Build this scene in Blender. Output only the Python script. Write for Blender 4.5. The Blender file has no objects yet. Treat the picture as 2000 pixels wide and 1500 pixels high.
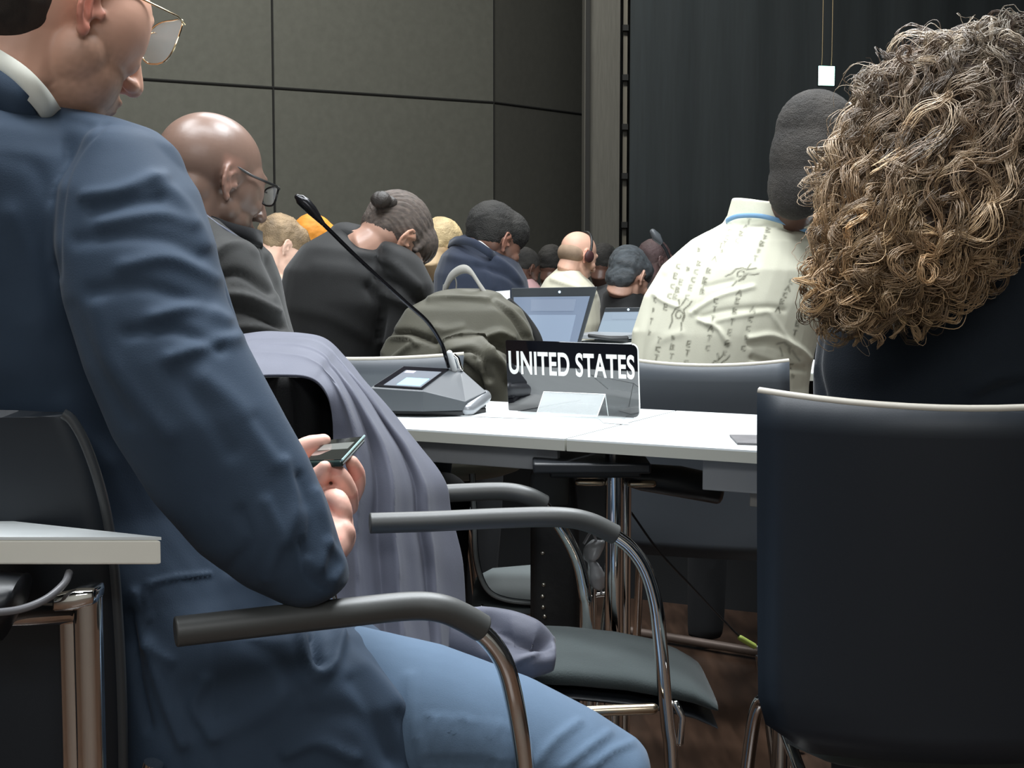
import bpy, bmesh, math, random
import numpy as np
from mathutils import Vector, Matrix

S = bpy.context.scene
COL = S.collection
random.seed(7); RNG = np.random.default_rng(7)
# ------------------------------------------------------------------ camera, world, light, exposure
FPX = 2900.0; CZ = 1.05; PITCH = math.atan(250 / FPX)
cam_d = bpy.data.cameras.new('camera'); cam = bpy.data.objects.new('camera', cam_d); COL.objects.link(cam)
cam.location = (0, 0, CZ); cam.rotation_euler = (math.pi / 2 - PITCH, 0, 0)
cam_d.sensor_width = 36; cam_d.lens = FPX / 2000 * 36; cam_d.clip_start = 0.05; cam_d.clip_end = 60
S.camera = cam
w = bpy.data.worlds.new('world'); S.world = w; w.use_nodes = True
w.node_tree.nodes['Background'].inputs[0].default_value = (0.75, 0.88, 1.0, 1)
w.node_tree.nodes['Background'].inputs[1].default_value = 0.02
S.view_settings.view_transform = 'Standard'; S.view_settings.look = 'None'
S.view_settings.gamma = 1; S.view_settings.use_curve_mapping = False
S.view_settings.exposure = 0.4

def area(loc, target, sx, sy, power, col=(1, 0.98, 0.94)):
    l = bpy.data.lights.new('hall_and_fill_light', 'AREA'); l.shape = 'RECTANGLE'; l.size = sx; l.size_y = sy
    l.energy = power; l.color = col
    o = bpy.data.objects.new('hall_and_fill_light', l); COL.objects.link(o); o.location = loc
    o.rotation_euler = (Vector(target) - Vector(loc)).to_track_quat('-Z', 'Y').to_euler()
# ceiling panel lights over the hall, plus two added fill lights
area((1.3, 3.4, 4.6), (0.2, 2.4, 0.8), 1.6, 0.7, 140, (0.90, 0.96, 1.0))
area((-1.7, 2.9, 4.6), (-0.4, 2.2, 0.8), 1.6, 0.7, 75, (0.92, 0.97, 1.0))
area((0.2, 6.0, 4.6), (0.2, 5.0, 0.8), 3.0, 0.8, 150, (0.95, 0.98, 1.0))
area((-0.1, 1.9, 4.6), (-0.1, 1.7, 0.8), 2.6, 0.7, 120, (0.92, 0.96, 1.0))
area((0.2, -2.4, 3.4), (0.3, 3.0, 0.6), 3.0, 0.8, 42, (0.94, 0.97, 1.0))  # added frontal fill behind the camera, brightens surfaces facing it; no ceiling panel
area((-1.1, 0.9, 4.6), (-0.6, 1.4, 0.8), 1.6, 0.6, 45, (0.93, 0.97, 1.0))  # added fill to brighten the near-left desk top
area((-1.0, 9.6, 4.9), (-1.4, 12.5, 1.6), 4.0, 0.6, 230, (1.0, 0.97, 0.90))

# ------------------------------------------------------------------ pixel <-> world
cp, sp_ = math.cos(PITCH), math.sin(PITCH)
FW = np.array([0, cp, -sp_]); UP = np.array([0, sp_, cp]); RT = np.array([1.0, 0, 0]); C0 = np.array([0, 0, CZ])
def at(px, py, Y):
    r = FW * FPX + RT * (px - 1000) + UP * (750 - py)
    return C0 + r * (Y / r[1])
def pj(V):
    d = V - C0; z = d @ FW
    return 1000 + FPX * (d @ RT) / z, 750 - FPX * (d @ UP) / z
def onz(px, py, z):
    r = FW * FPX + RT * (px - 1000) + UP * (750 - py)
    return C0 + r * ((z - CZ) / r[2])
def A(*p): return np.array(p, float)
def nrm(v): v = np.array(v, float); return v / (np.linalg.norm(v) + 1e-12)

# ------------------------------------------------------------------ materials
MATS = {}
def mat(name, col, rough=0.6, metal=0.0, bump=None, attr=False, var=0.0, spec=0.5, sheen=0.0, emit=None, alpha=None, trans=0.0, ior=None, stretch=(1, 1, 1), coat=0.0):
    if name in MATS: return MATS[name]
    m = bpy.data.materials.new(name); m.use_nodes = True; nt = m.node_tree; b = nt.nodes['Principled BSDF']
    b.inputs['Base Color'].default_value = (*col, 1); b.inputs['Roughness'].default_value = rough
    b.inputs['Metallic'].default_value = metal; b.inputs['Specular IOR Level'].default_value = spec
    if sheen: b.inputs['Sheen Weight'].default_value = sheen; b.inputs['Sheen Roughness'].default_value = 0.4
    if coat: b.inputs['Coat Weight'].default_value = coat
    if ior: b.inputs['IOR'].default_value = ior
    if trans: b.inputs['Transmission Weight'].default_value = trans
    if alpha is not None: b.inputs['Alpha'].default_value = alpha
    if emit: b.inputs['Emission Color'].default_value = (*emit[0], 1); b.inputs['Emission Strength'].default_value = emit[1]
    tc = nt.nodes.new('ShaderNodeTexCoord'); mp = nt.nodes.new('ShaderNodeMapping'); mp.inputs['Scale'].default_value = stretch
    nt.links.new(tc.outputs['Object'], mp.inputs['Vector'])
    src = None
    if attr:
        a = nt.nodes.new('ShaderNodeAttribute'); a.attribute_name = 'Col'; src = a.outputs['Color']
    if var:
        n = nt.nodes.new('ShaderNodeTexNoise'); n.inputs['Scale'].default_value = 14; n.inputs['Detail'].default_value = 6
        nt.links.new(mp.outputs['Vector'], n.inputs['Vector'])
        mr = nt.nodes.new('ShaderNodeMapRange'); mr.inputs['From Min'].default_value = 0.3; mr.inputs['From Max'].default_value = 0.7
        mr.inputs['To Min'].default_value = 1 - var; mr.inputs['To Max'].default_value = 1 + var
        nt.links.new(n.outputs['Fac'], mr.inputs['Value'])
        mx = nt.nodes.new('ShaderNodeMix'); mx.data_type = 'RGBA'; mx.blend_type = 'MULTIPLY'; mx.inputs[0].default_value = 1
        if src: nt.links.new(src, mx.inputs[6])
        else: mx.inputs[6].default_value = (*col, 1)
        nt.links.new(mr.outputs['Result'], mx.inputs[7]); src = mx.outputs[2]
    if src: nt.links.new(src, b.inputs['Base Color'])
    if bump:
        n = nt.nodes.new('ShaderNodeTexNoise'); n.inputs['Scale'].default_value = bump[0]; n.inputs['Detail'].default_value = 5
        nt.links.new(mp.outputs['Vector'], n.inputs['Vector'])
        bp = nt.nodes.new('ShaderNodeBump'); bp.inputs['Strength'].default_value = bump[1]; bp.inputs['Distance'].default_value = bump[2]
        nt.links.new(n.outputs['Fac'], bp.inputs['Height']); nt.links.new(bp.outputs['Normal'], b.inputs['Normal'])
    MATS[name] = m; return m
def fabric(name, col, **k):
    k.setdefault('bump', (420, 0.35, 0.001)); k.setdefault('var', 0.06); k.setdefault('rough', 0.85); k.setdefault('spec', 0.2); k.setdefault('sheen', 0.15)
    return mat(name, col, **k)
chrome = mat('polished_chrome', (0.85, 0.84, 0.82), 0.06, 1.0)
blackp = mat('black_plastic', (0.012, 0.014, 0.017), 0.38)
padm = mat('armrest_foam_black', (0.06, 0.062, 0.06), 0.45, spec=0.7, bump=(300, 0.15, 0.0005))
shellm = mat('dark_chair_shell', (0.009, 0.014, 0.021), 0.5, bump=(500, 0.12, 0.0005))
shellg = mat('grey_chair_shell', (0.075, 0.085, 0.098), 0.42, bump=(500, 0.12, 0.0005))
rimm = mat('chair_rim_pale', (0.45, 0.42, 0.36), 0.5)
seatm = fabric('seat_upholstery', (0.045, 0.055, 0.055), bump=(350, 0.5, 0.0015))
white_top = mat('white_laminate', (0.78, 0.82, 0.82), 0.35, var=0.03, stretch=(1, 6, 1))
edge_m = mat('laminate_edge', (0.42, 0.42, 0.37), 0.5)
greym = mat('grey_steel_panel', (0.34, 0.35, 0.36), 0.5)
def skin(name, col, rough=0.48): return mat(name, col, rough, attr=True, var=0.07, bump=(160, 0.12, 0.001), spec=0.45)
skin_l = skin('skin_light', (0.55, 0.3, 0.22)); skin_d = skin('skin_dark', (0.1, 0.05, 0.035), 0.36)

# ------------------------------------------------------------------ object helpers
def tag(o, label=None, cat=None, group=None, kind=None):
    if label: o['label'] = label
    if cat: o['category'] = cat
    if group: o['group'] = group
    if kind: o['kind'] = kind
    return o
def root(name, loc, label, cat, group=None):
    o = bpy.data.objects.new(name, None); COL.objects.link(o); o.location = tuple(loc); o.empty_display_size = 0.1
    return tag(o, label, cat, group)
def wloc(p):
    v = np.zeros(3)
    while p is not None: v = v + np.array(p.location); p = p.parent
    return v
class MB:
    def __init__(s): s.v = []; s.f = []; s.n = 0
    def add(s, V, F):
        V = np.asarray(V, float); s.v.append(V); s.f += [tuple(i + s.n for i in f) for f in F]; s.n += len(V); return s
    def rings(s, R, caps=True, closed=True):
        R = [np.asarray(r, float) for r in R]; k = len(R[0]); V = np.concatenate(R); F = []
        for i in range(len(R) - 1):
            for j in range(k if closed else k - 1):
                a, b = i * k + j, i * k + (j + 1) % k; F.append((a, b, b + k, a + k))
        if caps:
            F.append(tuple(range(k))[::-1]); F.append(tuple(range((len(R) - 1) * k, len(R) * k)))
        return s.add(V, F)
    def loft(s, st, seg=28, dome=True, e=1.0):
        """stations (lx,ly,rx,ry,Y,thick): silhouette points left/right at distance Y, real thickness"""
        data = []
        for q in st:
            L = at(q[0], q[1], q[4]); Rr = at(q[2], q[3], q[4]); c = (L + Rr) / 2; a = (Rr - L) / 2
            b = A(0, 1, 0); an = nrm(a); b = nrm(b - an * (b @ an)) * q[5] / 2; data.append((c, a, b))
        return s.frames(data, seg, dome, e)
    def frames(s, data, seg=28, dome=True, e=1.0):
        th = np.linspace(0, 2 * np.pi, seg, endpoint=False); ct, st_ = np.cos(th), np.sin(th)
        ct = np.sign(ct) * abs(ct) ** e; st_ = np.sign(st_) * abs(st_) ** e
        ring = lambda c, a, b: c + np.outer(ct, a) + np.outer(st_, b)
        R = []
        if dome:
            c, a, b = data[0]; d = nrm(c - data[1][0]) * min(np.linalg.norm(a), np.linalg.norm(b)) * 0.5
            for t in (0.95, 0.75, 0.45): R.append(ring(c + d * t, a * math.sqrt(1 - t * t), b * math.sqrt(1 - t * t)))
        for q in data: R.append(ring(*q))
        if dome:
            c, a, b = data[-1]; d = nrm(c - data[-2][0]) * min(np.linalg.norm(a), np.linalg.norm(b)) * 0.5
            for t in (0.45, 0.75, 0.95): R.append(ring(c + d * t, a * math.sqrt(1 - t * t), b * math.sqrt(1 - t * t)))
        return s.rings(R)
    def tube(s, P, r, seg=12, caps=True, dome=False):
        P = np.asarray(P, float); n = len(P); r = np.full(n, float(r)) if np.isscalar(r) else np.asarray(r, float)
        T = np.gradient(P, axis=0); T /= np.linalg.norm(T, axis=1)[:, None] + 1e-12
        u = nrm(np.cross(T[0], [0, 0, 1] if abs(T[0][2]) < 0.9 else [1, 0, 0])); R = []
        th = np.linspace(0, 2 * np.pi, seg, endpoint=False)
        for i in range(n):
            u = nrm(u - T[i] * (u @ T[i])); v = np.cross(T[i], u)
            rg = np.outer(np.cos(th), u) + np.outer(np.sin(th), v)
            if dome and i == 0:
                for t in (0.96, 0.8, 0.5): R.append(P[0] - T[0] * r[0] * t + rg * r[0] * math.sqrt(1 - t * t))
            R.append(P[i] + rg * r[i])
            if dome and i == n - 1:
                for t in (0.5, 0.8, 0.96): R.append(P[i] + T[i] * r[i] * t + rg * r[i] * math.sqrt(1 - t * t))
        return s.rings(R, caps)
    def ell(s, c, r, M=None, nu=40, nv=24):
        M = np.eye(3) if M is None else M; V = []; F = []
        for i in range(nv + 1):
            ph = math.pi * i / nv
            for j in range(nu):
                th = 2 * math.pi * j / nu
                V.append((r[0] * math.sin(ph) * math.cos(th), r[1] * math.sin(ph) * math.sin(th), r[2] * math.cos(ph)))
        V = np.array(V) @ M.T + c
        for i in range(nv):
            for j in range(nu):
                a, b = i * nu + j, i * nu + (j + 1) % nu; F.append((a, b, b + nu, a + nu))
        return s.add(V, F)
    def box(s, c, sz, M=None):
        M = np.eye(3) if M is None else M; h = np.array(sz) / 2
        V = np.array([(x, y, z) for x in (-1, 1) for y in (-1, 1) for z in (-1, 1)], float) * h
        return s.add(V @ M.T + np.asarray(c), [(0, 1, 3, 2), (4, 6, 7, 5), (0, 4, 5, 1), (2, 3, 7, 6), (0, 2, 6, 4), (1, 5, 7, 3)])
    def prism(s, P, d):
        P = np.asarray(P, float); k = len(P); d = np.asarray(d, float)
        return s.add(np.concatenate([P, P + d]), [tuple(range(k))[::-1], tuple(range(k, 2 * k))] + [(i, (i + 1) % k, (i + 1) % k + k, i + k) for i in range(k)])
    def grid(s, G):
        G = np.asarray(G, float); m, n = G.shape[:2]
        return s.add(G.reshape(-1, 3), [(i * n + j, i * n + j + 1, (i + 1) * n + j + 1, (i + 1) * n + j) for i in range(m - 1) for j in range(n - 1)])
    def mesh(s, name, off=None):
        V = np.concatenate(s.v); 
        if off is not None: V = V - off
        me = bpy.data.meshes.new(name); me.from_pydata(V.tolist(), [], s.f); me.update(); return me
    def build(s, name, m, parent=None, smooth=True, bevel=0, solid=0, sub=0, loc=None):
        off = wloc(parent) if parent is not None else (np.array(loc, float) if loc is not None else np.zeros(3))
        me = s.mesh(name, off); o = bpy.data.objects.new(name, me); COL.objects.link(o); me.materials.append(m)
        bm = bmesh.new(); bm.from_mesh(me); bmesh.ops.recalc_face_normals(bm, faces=bm.faces); bm.to_mesh(me); bm.free()
        if parent is not None: o.parent = parent
        elif loc is not None: o.location = tuple(loc)
        if solid: q = o.modifiers.new('solid', 'SOLIDIFY'); q.thickness = solid; q.offset = 0
        if bevel: q = o.modifiers.new('bevel', 'BEVEL'); q.width = bevel; q.segments = 3; q.limit_method = 'ANGLE'
        if sub: q = o.modifiers.new('sub', 'SUBSURF'); q.levels = sub; q.render_levels = sub
        me.polygons.foreach_set('use_smooth', [smooth] * len(me.polygons))
        if smooth and (bevel or not sub):
            try: me.set_sharp_from_angle(angle=math.radians(50))
            except Exception: pass
        return o
def seg_dist(px, py, line):
    best = np.full(px.shape, 1e9)
    for (x0, y0), (x1, y1) in zip(line[:-1], line[1:]):
        dx, dy = x1 - x0, y1 - y0; L = dx * dx + dy * dy + 1e-9
        t = np.clip(((px - x0) * dx + (py - y0) * dy) / L, 0, 1)
        best = np.minimum(best, np.hypot(px - x0 - t * dx, py - y0 - t * dy))
    return best
def curve2(line, n=24):
    """smooth a polyline (Catmull-Rom) of any dimension"""
    P = [np.array(p, float) for p in line]
    if len(P) < 3: return np.array([P[0] + (P[-1] - P[0]) * t for t in np.linspace(0, 1, n)])
    P = [2 * P[0] - P[1]] + P + [2 * P[-1] - P[-2]]; out = []; k = max(2, n // (len(P) - 3))
    for i in range(1, len(P) - 2):
        for t in np.linspace(0, 1, k, endpoint=False):
            a, b, c, d = P[i - 1], P[i], P[i + 1], P[i + 2]
            out.append(0.5 * (2 * b + (c - a) * t + (2 * a - 5 * b + 4 * c - d) * t * t + (3 * b - a - 3 * c + d) * t ** 3))
    out.append(P[-2]); return np.array(out)
def wobble(V, sc, seed=0):
    r = np.random.default_rng(seed); o = np.zeros(len(V))
    for k in range(7):
        d = r.normal(size=3); d /= np.linalg.norm(d); f = sc * r.uniform(0.6, 1.6)
        o += np.sin(V @ d * f + r.uniform(0, 6.28) + 1.5 * np.sin(V @ r.normal(size=3) * f * 0.35))
    return o / 7
def fuse(name, mb, voxel, m, parent=None, smooth=6, folds=(), noise=(), post=None, base=None, loc=None):
    """one continuous closed surface from overlapping volumes, then sculpted creases"""
    me0 = mb.mesh('tmp'); o0 = bpy.data.objects.new('tmp', me0); COL.objects.link(o0)
    q = o0.modifiers.new('r', 'REMESH'); q.mode = 'VOXEL'; q.voxel_size = voxel
    if smooth: q = o0.modifiers.new('s', 'SMOOTH'); q.iterations = smooth; q.factor = 0.5
    dg = bpy.context.evaluated_depsgraph_get(); dg.update()
    me = bpy.data.meshes.new_from_object(o0.evaluated_get(dg)); bpy.data.objects.remove(o0); bpy.data.meshes.remove(me0)
    n = len(me.vertices); V = np.empty(n * 3); me.vertices.foreach_get('co', V); V = V.reshape(-1, 3)
    def normals():
        N = np.empty(n * 3); me.vertices.foreach_get('normal', N); return N.reshape(-1, 3)
    N = normals(); px, py = pj(V); vd = V - C0; vd /= np.linalg.norm(vd, axis=1)[:, None]
    face = np.clip(-(N * vd).sum(1) + 0.25, 0, 1) ** 0.6
    D = np.zeros(n)
    for line, h, wd in folds:
        ln = curve2(line, 16); xs, ys = ln[:, 0], ln[:, 1]
        k = (px > xs.min() - 3 * wd) & (px < xs.max() + 3 * wd) & (py > ys.min() - 3 * wd) & (py < ys.max() + 3 * wd) & (face > 0.02)
        if k.any(): D[k] += h * np.exp(-(seg_dist(px[k], py[k], ln) / wd) ** 2) * face[k]
    for amp, sc, sd in noise: D += amp * wobble(V, sc, sd)
    V = V + N * D[:, None]
    Cc = np.tile(np.array([*(base or (0.5, 0.5, 0.5)), 1.0]), (n, 1))
    if post:
        V, Cc = post(V, N, Cc, px, py, face)
    off = wloc(parent) if parent is not None else (np.array(loc, float) if loc is not None else np.zeros(3))
    me.vertices.foreach_set('co', (V - off).ravel()); me.update()
    ca = me.color_attributes.new('Col', 'FLOAT_COLOR', 'POINT'); ca.data.foreach_set('color', Cc.ravel())
    me.name = name; me.materials.clear(); me.materials.append(m)
    me.polygons.foreach_set('use_smooth', [True] * len(me.polygons))
    o = bpy.data.objects.new(name, me); COL.objects.link(o)
    if parent is not None: o.parent = parent
    elif loc is not None: o.location = tuple(loc)
    return o

# ------------------------------------------------------------------ head
class Head:
    def __init__(s, c, az, pitch=0, roll=0, sc=1.0):
        a, t = math.radians(az), math.radians(pitch)
        f0 = A(math.sin(a), math.cos(a), 0); r = A(math.cos(a), -math.sin(a), 0); z = A(0, 0, 1)
        f = math.cos(t) * f0 - math.sin(t) * z; u = math.cos(t) * z + math.sin(t) * f0
        ro = math.radians(roll); r, u = math.cos(ro) * r + math.sin(ro) * u, math.cos(ro) * u - math.sin(ro) * r
        s.M = np.column_stack([r, f, u]); s.c = np.array(c, float); s.s = sc
    def w(s, *p): return s.c + s.M @ (np.array(p, float) * s.s)
    def loc(s, V): return (V - s.c) @ s.M / s.s
    def pin(s, lp, wp): s.c = s.c + (np.array(wp) - s.w(*lp)); return s
    def ell(s, mb, c, r): mb.ell(s.w(*c), np.array(r) * s.s, s.M)
    def tube(s, mb, P, r, seg=10, dome=True): mb.tube([s.w(*p) for p in P], np.array(r) * s.s, seg, dome=dome)
    def build(s, mb, ears=True, fat=0.0):
        E = s.ell
        E(mb, (0, -0.012, 0.035), (0.076, 0.098, 0.088)); E(mb, (0, -0.035, 0.0), (0.066, 0.065, 0.07))
        E(mb, (0, 0.035, 0.005), (0.066 + fat, 0.062, 0.08)); E(mb, (0, 0.035, -0.055), (0.054 + fat, 0.052, 0.055))
        E(mb, (0, 0.065, -0.095), (0.026, 0.024, 0.02)); E(mb, (0, 0.012, -0.045), (0.061 + fat, 0.05, 0.05)); E(mb, (0, 0.03, -0.075), (0.046 + fat, 0.05, 0.036))
        for k in (-1, 1): s.tube(mb, [(k * (0.038 + fat * 0.7), 0.012, -0.058), (k * (0.034 + fat * 0.4), 0.036, -0.075), (k * 0.026, 0.058, -0.090)], [0.021, 0.021, 0.019])
        s.tube(mb, [(-0.04, 0.076, 0.034), (0, 0.09, 0.036), (0.04, 0.076, 0.034)], [0.011, 0.012, 0.011])
        for k in (-1, 1): E(mb, (k * 0.045, 0.062, -0.022), (0.02, 0.022, 0.02)); E(mb, (k * 0.031, 0.078, 0.012), (0.014, 0.012, 0.011))
        s.tube(mb, [(0, 0.09, 0.022), (0, 0.104, -0.003), (0, 0.114, -0.026)], [0.008, 0.0095, 0.0125])
        for k in (-1, 1): E(mb, (k * 0.011, 0.103, -0.03), (0.009, 0.012, 0.0085))
        E(mb, (0, 0.092, -0.058), (0.024, 0.010, 0.0065)); E(mb, (0, 0.090, -0.069), (0.021, 0.010, 0.0065)); E(mb, (0, 0.078, -0.06), (0.03, 0.016, 0.03))
        if ears:
            for k in (-1, 1):
                P = []; rr = []
                for a in np.linspace(math.radians(35), math.radians(275), 12):
                    back = max(0, -math.cos(a)); P.append((k * (0.077 + 0.012 * back), -0.012 + 0.017 * math.cos(a), 0.002 + 0.031 * math.sin(a))); rr.append(0.0046)
                s.tube(mb, P, rr); E(mb, (k * 0.077, -0.012, -0.001), (0.0055, 0.0135, 0.026)); E(mb, (k * 0.079, -0.011, -0.031), (0.0065, 0.0085, 0.009))
                s.tube(mb, [(k * 0.081, -0.006, 0.018), (k * 0.087, -0.017, 0.006), (k * 0.083, -0.010, -0.016)], [0.003, 0.0035, 0.0035]); E(mb, (k * 0.078, 0.004, -0.006), (0.005, 0.005, 0.008))
    def neck(s, mb, base, r0=0.056, r1=0.064): mb.tube([s.w(0, -0.03, -0.02), s.w(0, -0.035, -0.07), (s.w(0, -0.035, -0.09) + np.array(base)) / 2, np.array(base)], [r0 * 0.95, r0, r0 * 1.02, r1], 18, dome=True)
    def tint(s, skinc, lips=None, ear=None, beard=None, beardline=0.0):
        def f(V, N, Cc, px, py, face):
            L = s.loc(V); near = np.linalg.norm(L, axis=1) < 0.16
            dent = np.zeros(len(V))
            for k in (-1, 1):
                dent -= 0.006 * np.exp(-(((L[:, 0] - k * 0.031) / 0.014) ** 2 + ((L[:, 1] - 0.085) / 0.03) ** 2 + ((L[:, 2] - 0.018) / 0.008) ** 2))
                dent -= 0.004 * np.exp(-(((L[:, 0] - k * 0.083) / 0.012) ** 2 + ((L[:, 1] + 0.006) / 0.008) ** 2 + ((L[:, 2] + 0.0) / 0.011) ** 2))
            V = V + N * (dent * near)[:, None]
            def mixc(wt, c): Cc[:, :3] = Cc[:, :3] * (1 - wt[:, None]) + np.array(c) * wt[:, None]
            if beard is not None:
                wt = (1 / (1 + np.exp(-(L[:, 1] + 0.012 - 0.1 * np.maximum(0, L[:, 2] + 0.03)) / 0.006))) / (1 + np.exp((L[:, 2] - beardline + 0.35 * np.abs(L[:, 1] - 0.0) ) / 0.006)) * (L[:, 2] > -0.14) * near
                mixc(np.clip(wt * 0.5 * (0.9 + 0.25 * wobble(V, 700, 3)), 0, 1), beard)
            if lips is not None: mixc(np.exp(-((L[:, 0] / 0.024) ** 4 + ((L[:, 1] - 0.1) / 0.014) ** 4 + ((L[:, 2] + 0.063) / 0.011) ** 4)), lips)
            if ear is not None: mixc(np.clip((np.abs(L[:, 0]) - 0.077) / 0.006, 0, 1) * np.clip(3 - 100 * np.abs(L[:, 1] + 0.012), 0, 1) * np.clip(4 - 80 * np.abs(L[:, 2]), 0, 1) * 0.8, ear)
            return V, Cc
        return f
def glasses(h, parent, rim, lensm, slip=0.0, wd=0.027, ht=0.019, rt=0.0016, halfrim=False, drop=0.0):
    g = MB(); yl = 0.102 + slip; zc = 0.012 - drop
    for k in (-1, 1):
        th = np.linspace(0, 2 * np.pi, 33) if not halfrim else np.linspace(-0.15, math.pi + 0.15, 20)
        P = [h.w(k * 0.035 + wd * np.sign(math.cos(a)) * abs(math.cos(a)) ** 0.65, yl - 0.006 * abs(math.cos(a)), zc + ht * np.sign(math.sin(a)) * abs(math.sin(a)) ** 0.75) for a in th]
        g.tube(P, rt, 6)
        g.tube([h.w(k * (0.035 + wd), yl - 0.004, zc + ht * 0.6), h.w(k * 0.074, yl - 0.02, zc + ht * 0.6), h.w(k * 0.079, 0.03, zc + 0.012 + drop * 0.4), h.w(k * 0.08, -0.008, 0.03), h.w(k * 0.078, -0.03, 0.012)], rt * 1.15, 6)
    g.tube([h.w(-0.009, yl, zc + ht * 0.5), h.w(0, yl + 0.003, zc + ht * 0.65), h.w(0.009, yl, zc + ht * 0.5)], rt, 6)
    o = g.build('glasses', rim, parent)
    for k in (-1, 1):
        l = MB(); c = [h.w(k * 0.035 + wd * np.sign(math.cos(a)) * abs(math.cos(a)) ** 0.65, yl - 0.006 * abs(math.cos(a)), zc + ht * np.sign(math.sin(a)) * abs(math.sin(a)) ** 0.75) for a in np.linspace(0, 2 * np.pi, 32, endpoint=False)]
        l.prism(c, h.M[:, 1] * 0.0018); q = l.build('lens', lensm, o); q['label'] = 'clear lens'
    return o
def ribbon(line3, axis, width, name, m, parent, solid=0.003, n=60):
    P = curve2(line3, n); a = nrm(axis) * width
    return MB().grid(np.stack([P, P + a * 0.5, P + a], 1)).build(name, m, parent, solid=solid)
def legs(c, az, m, parent, zs=0.53, L=0.42, gap=0.1, r=0.082, name='trousers'):
    a = math.radians(az); f = A(math.sin(a), math.cos(a), 0); rt = A(math.cos(a), -math.sin(a), 0); mb = MB(); c = A(c[0], c[1], zs)
    mb.ell(c, (0.17, 0.15, 0.1))
    for k in (-1, 1):
        hp = c + rt * k * gap; kn = hp + f * L + rt * k * 0.03; ft = A(kn[0], kn[1], 0.02) - f * 0.05
        mb.tube([hp, (hp + kn) / 2, kn - f * 0.02], [r, r * 0.95, r * 0.8], 14, dome=True); mb.tube([kn - f * 0.02, (kn + ft) / 2, ft], [r * 0.78, r * 0.7, r * 0.6], 14, dome=False)
    return fuse(name, mb, 0.014, m, parent, 6)

# ------------------------------------------------------------------ setting
def struct(o): o['kind'] = 'structure'; return o
floor_m = mat('dark_polished_floor', (0.05, 0.028, 0.018), 0.28, var=0.5, stretch=(2.0, 0.25, 1), bump=(30, 0.1, 0.002))
struct(MB().box((0, 6, -0.05), (16, 18, 0.1)).build('floor', floor_m, smooth=False))
wall_m = mat('grey_acoustic_panel', (0.10, 0.104, 0.092), 0.9, var=0.06, bump=(90, 0.25, 0.003), spec=0.2)
groove_m = mat('panel_joint_dark', (0.012, 0.013, 0.013), 0.9)
k_ = 1.5
def wallpt(px, H=2.55):  # plan position on the panelled wall
    yy = np.interp(px, [-600, 280, 965, 1140], [102, 160, 205, 228]); Y = (H - CZ) * FPX / (500 - yy); return A((px - 1000) / FPX * Y, Y)
def wall(name, a, b, z0, z1, m, th=0.15):
    a = A(*a); b = A(*b); d = nrm(A(b[0] - a[0], b[1] - a[1])); n = A(-d[1], d[0]); n = n if n[1] > 0 else -n
    P = [A(a[0], a[1], z0), A(b[0], b[1], z0), A(b[0], b[1], z1), A(a[0], a[1], z1)]
    return MB().prism(P, A(n[0], n[1], 0) * th).build(name, m, smooth=False)
pA, pB, pC = wallpt(-600), wallpt(965), wallpt(1142)
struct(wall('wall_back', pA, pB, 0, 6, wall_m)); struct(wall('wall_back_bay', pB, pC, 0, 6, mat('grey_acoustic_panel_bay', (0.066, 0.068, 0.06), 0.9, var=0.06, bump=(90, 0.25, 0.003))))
def groove(a, b, wd=0.014):
    mb = MB(); mb.tube([a, b], wd / 2, 4); return struct(mb.build('trim_%d' % groove.i, groove_m, smooth=False))
groove.i = 1
def w3(p, z, o=0.012): return A(p[0], p[1] - o, z)
groove(w3(pA, 2.55), w3(pB, 2.55), 0.022); groove.i += 1
groove(w3(pB, 2.55), w3(pC, 2.55), 0.022); groove.i += 1
for x in (-160, 540, 965):
    p = wallpt(x); groove(w3(p, 0), w3(p, 6), 0.02 if x != 965 else 0.012); groove.i += 1
# pilaster and black drape wall
pil_m = mat('pilaster_grey', (0.075, 0.075, 0.066), 0.85, var=0.1, stretch=(6, 6, 0.4), bump=(60, 0.2, 0.003))
def px2(px, Y): return A((px - 1000) / FPX * Y, Y)
struct(wall('wall_pilaster', px2(1140, 12.9), px2(1208, 12.9), 0, 6, pil_m, 0.5))
struct(wall('trim_6', px2(1142, 12.86), px2(1150, 12.86), 0, 6, groove_m, 0.04))
struct(wall('wall_recess', px2(1206, 13.25), px2(1240, 13.25), 0, 6, groove_m, 0.2))
st_m = mat('pale_metal_strip', (0.16, 0.15, 0.12), 0.6)
struct(wall('trim_7', px2(1214, 13.0), px2(1222, 13.0), 0, 6, st_m, 0.03))
mbk = MB()
for i in range(13): p = px2(1218, 12.96); mbk.box((p[0], p[1], 0.9 + i * 0.42), (0.05, 0.05, 0.05))
struct(mbk.build('trim_8', groove_m, smooth=False))
drape_m = mat('black_drape', (0.011, 0.0165, 0.0195), 0.9, var=0.12, stretch=(3, 3, 0.15), sheen=0.1)
n = 260; xs = np.linspace(px2(1228, 12.4)[0], 7.5, n); rows = []
for z in np.linspace(0, 6, 5): rows.append(np.stack([xs, 12.4 - (xs - 1) * 0.12 + 0.010 * np.sin(xs * 9) + 0.006 * np.sin(xs * 21 + 1), np.full(n, z)], 1))
struct(MB().grid(np.array(rows)).build('wall_right_drape', drape_m, solid=0.02))
struct(MB().box((0, 6, 6.1), (16, 18, 0.1)).build('ceiling', mat('dark_ceiling', (0.03, 0.03, 0.032), 0.9), smooth=False))
struct(MB().box((-7.9, 6, 3), (0.1, 18, 6.2)).build('wall_left', wall_m, smooth=False))
struct(MB().box((7.9, 6, 3), (0.1, 18, 6.2)).build('wall_right', mat('dark_side_wall', (0.04, 0.04, 0.04), 0.9), smooth=False))
struct(MB().box((0, -2.9, 3), (16, 0.1, 6.2)).build('wall_near', mat('rear_wall_grey', (0.45, 0.43, 0.38), 0.9), smooth=False))
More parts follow.
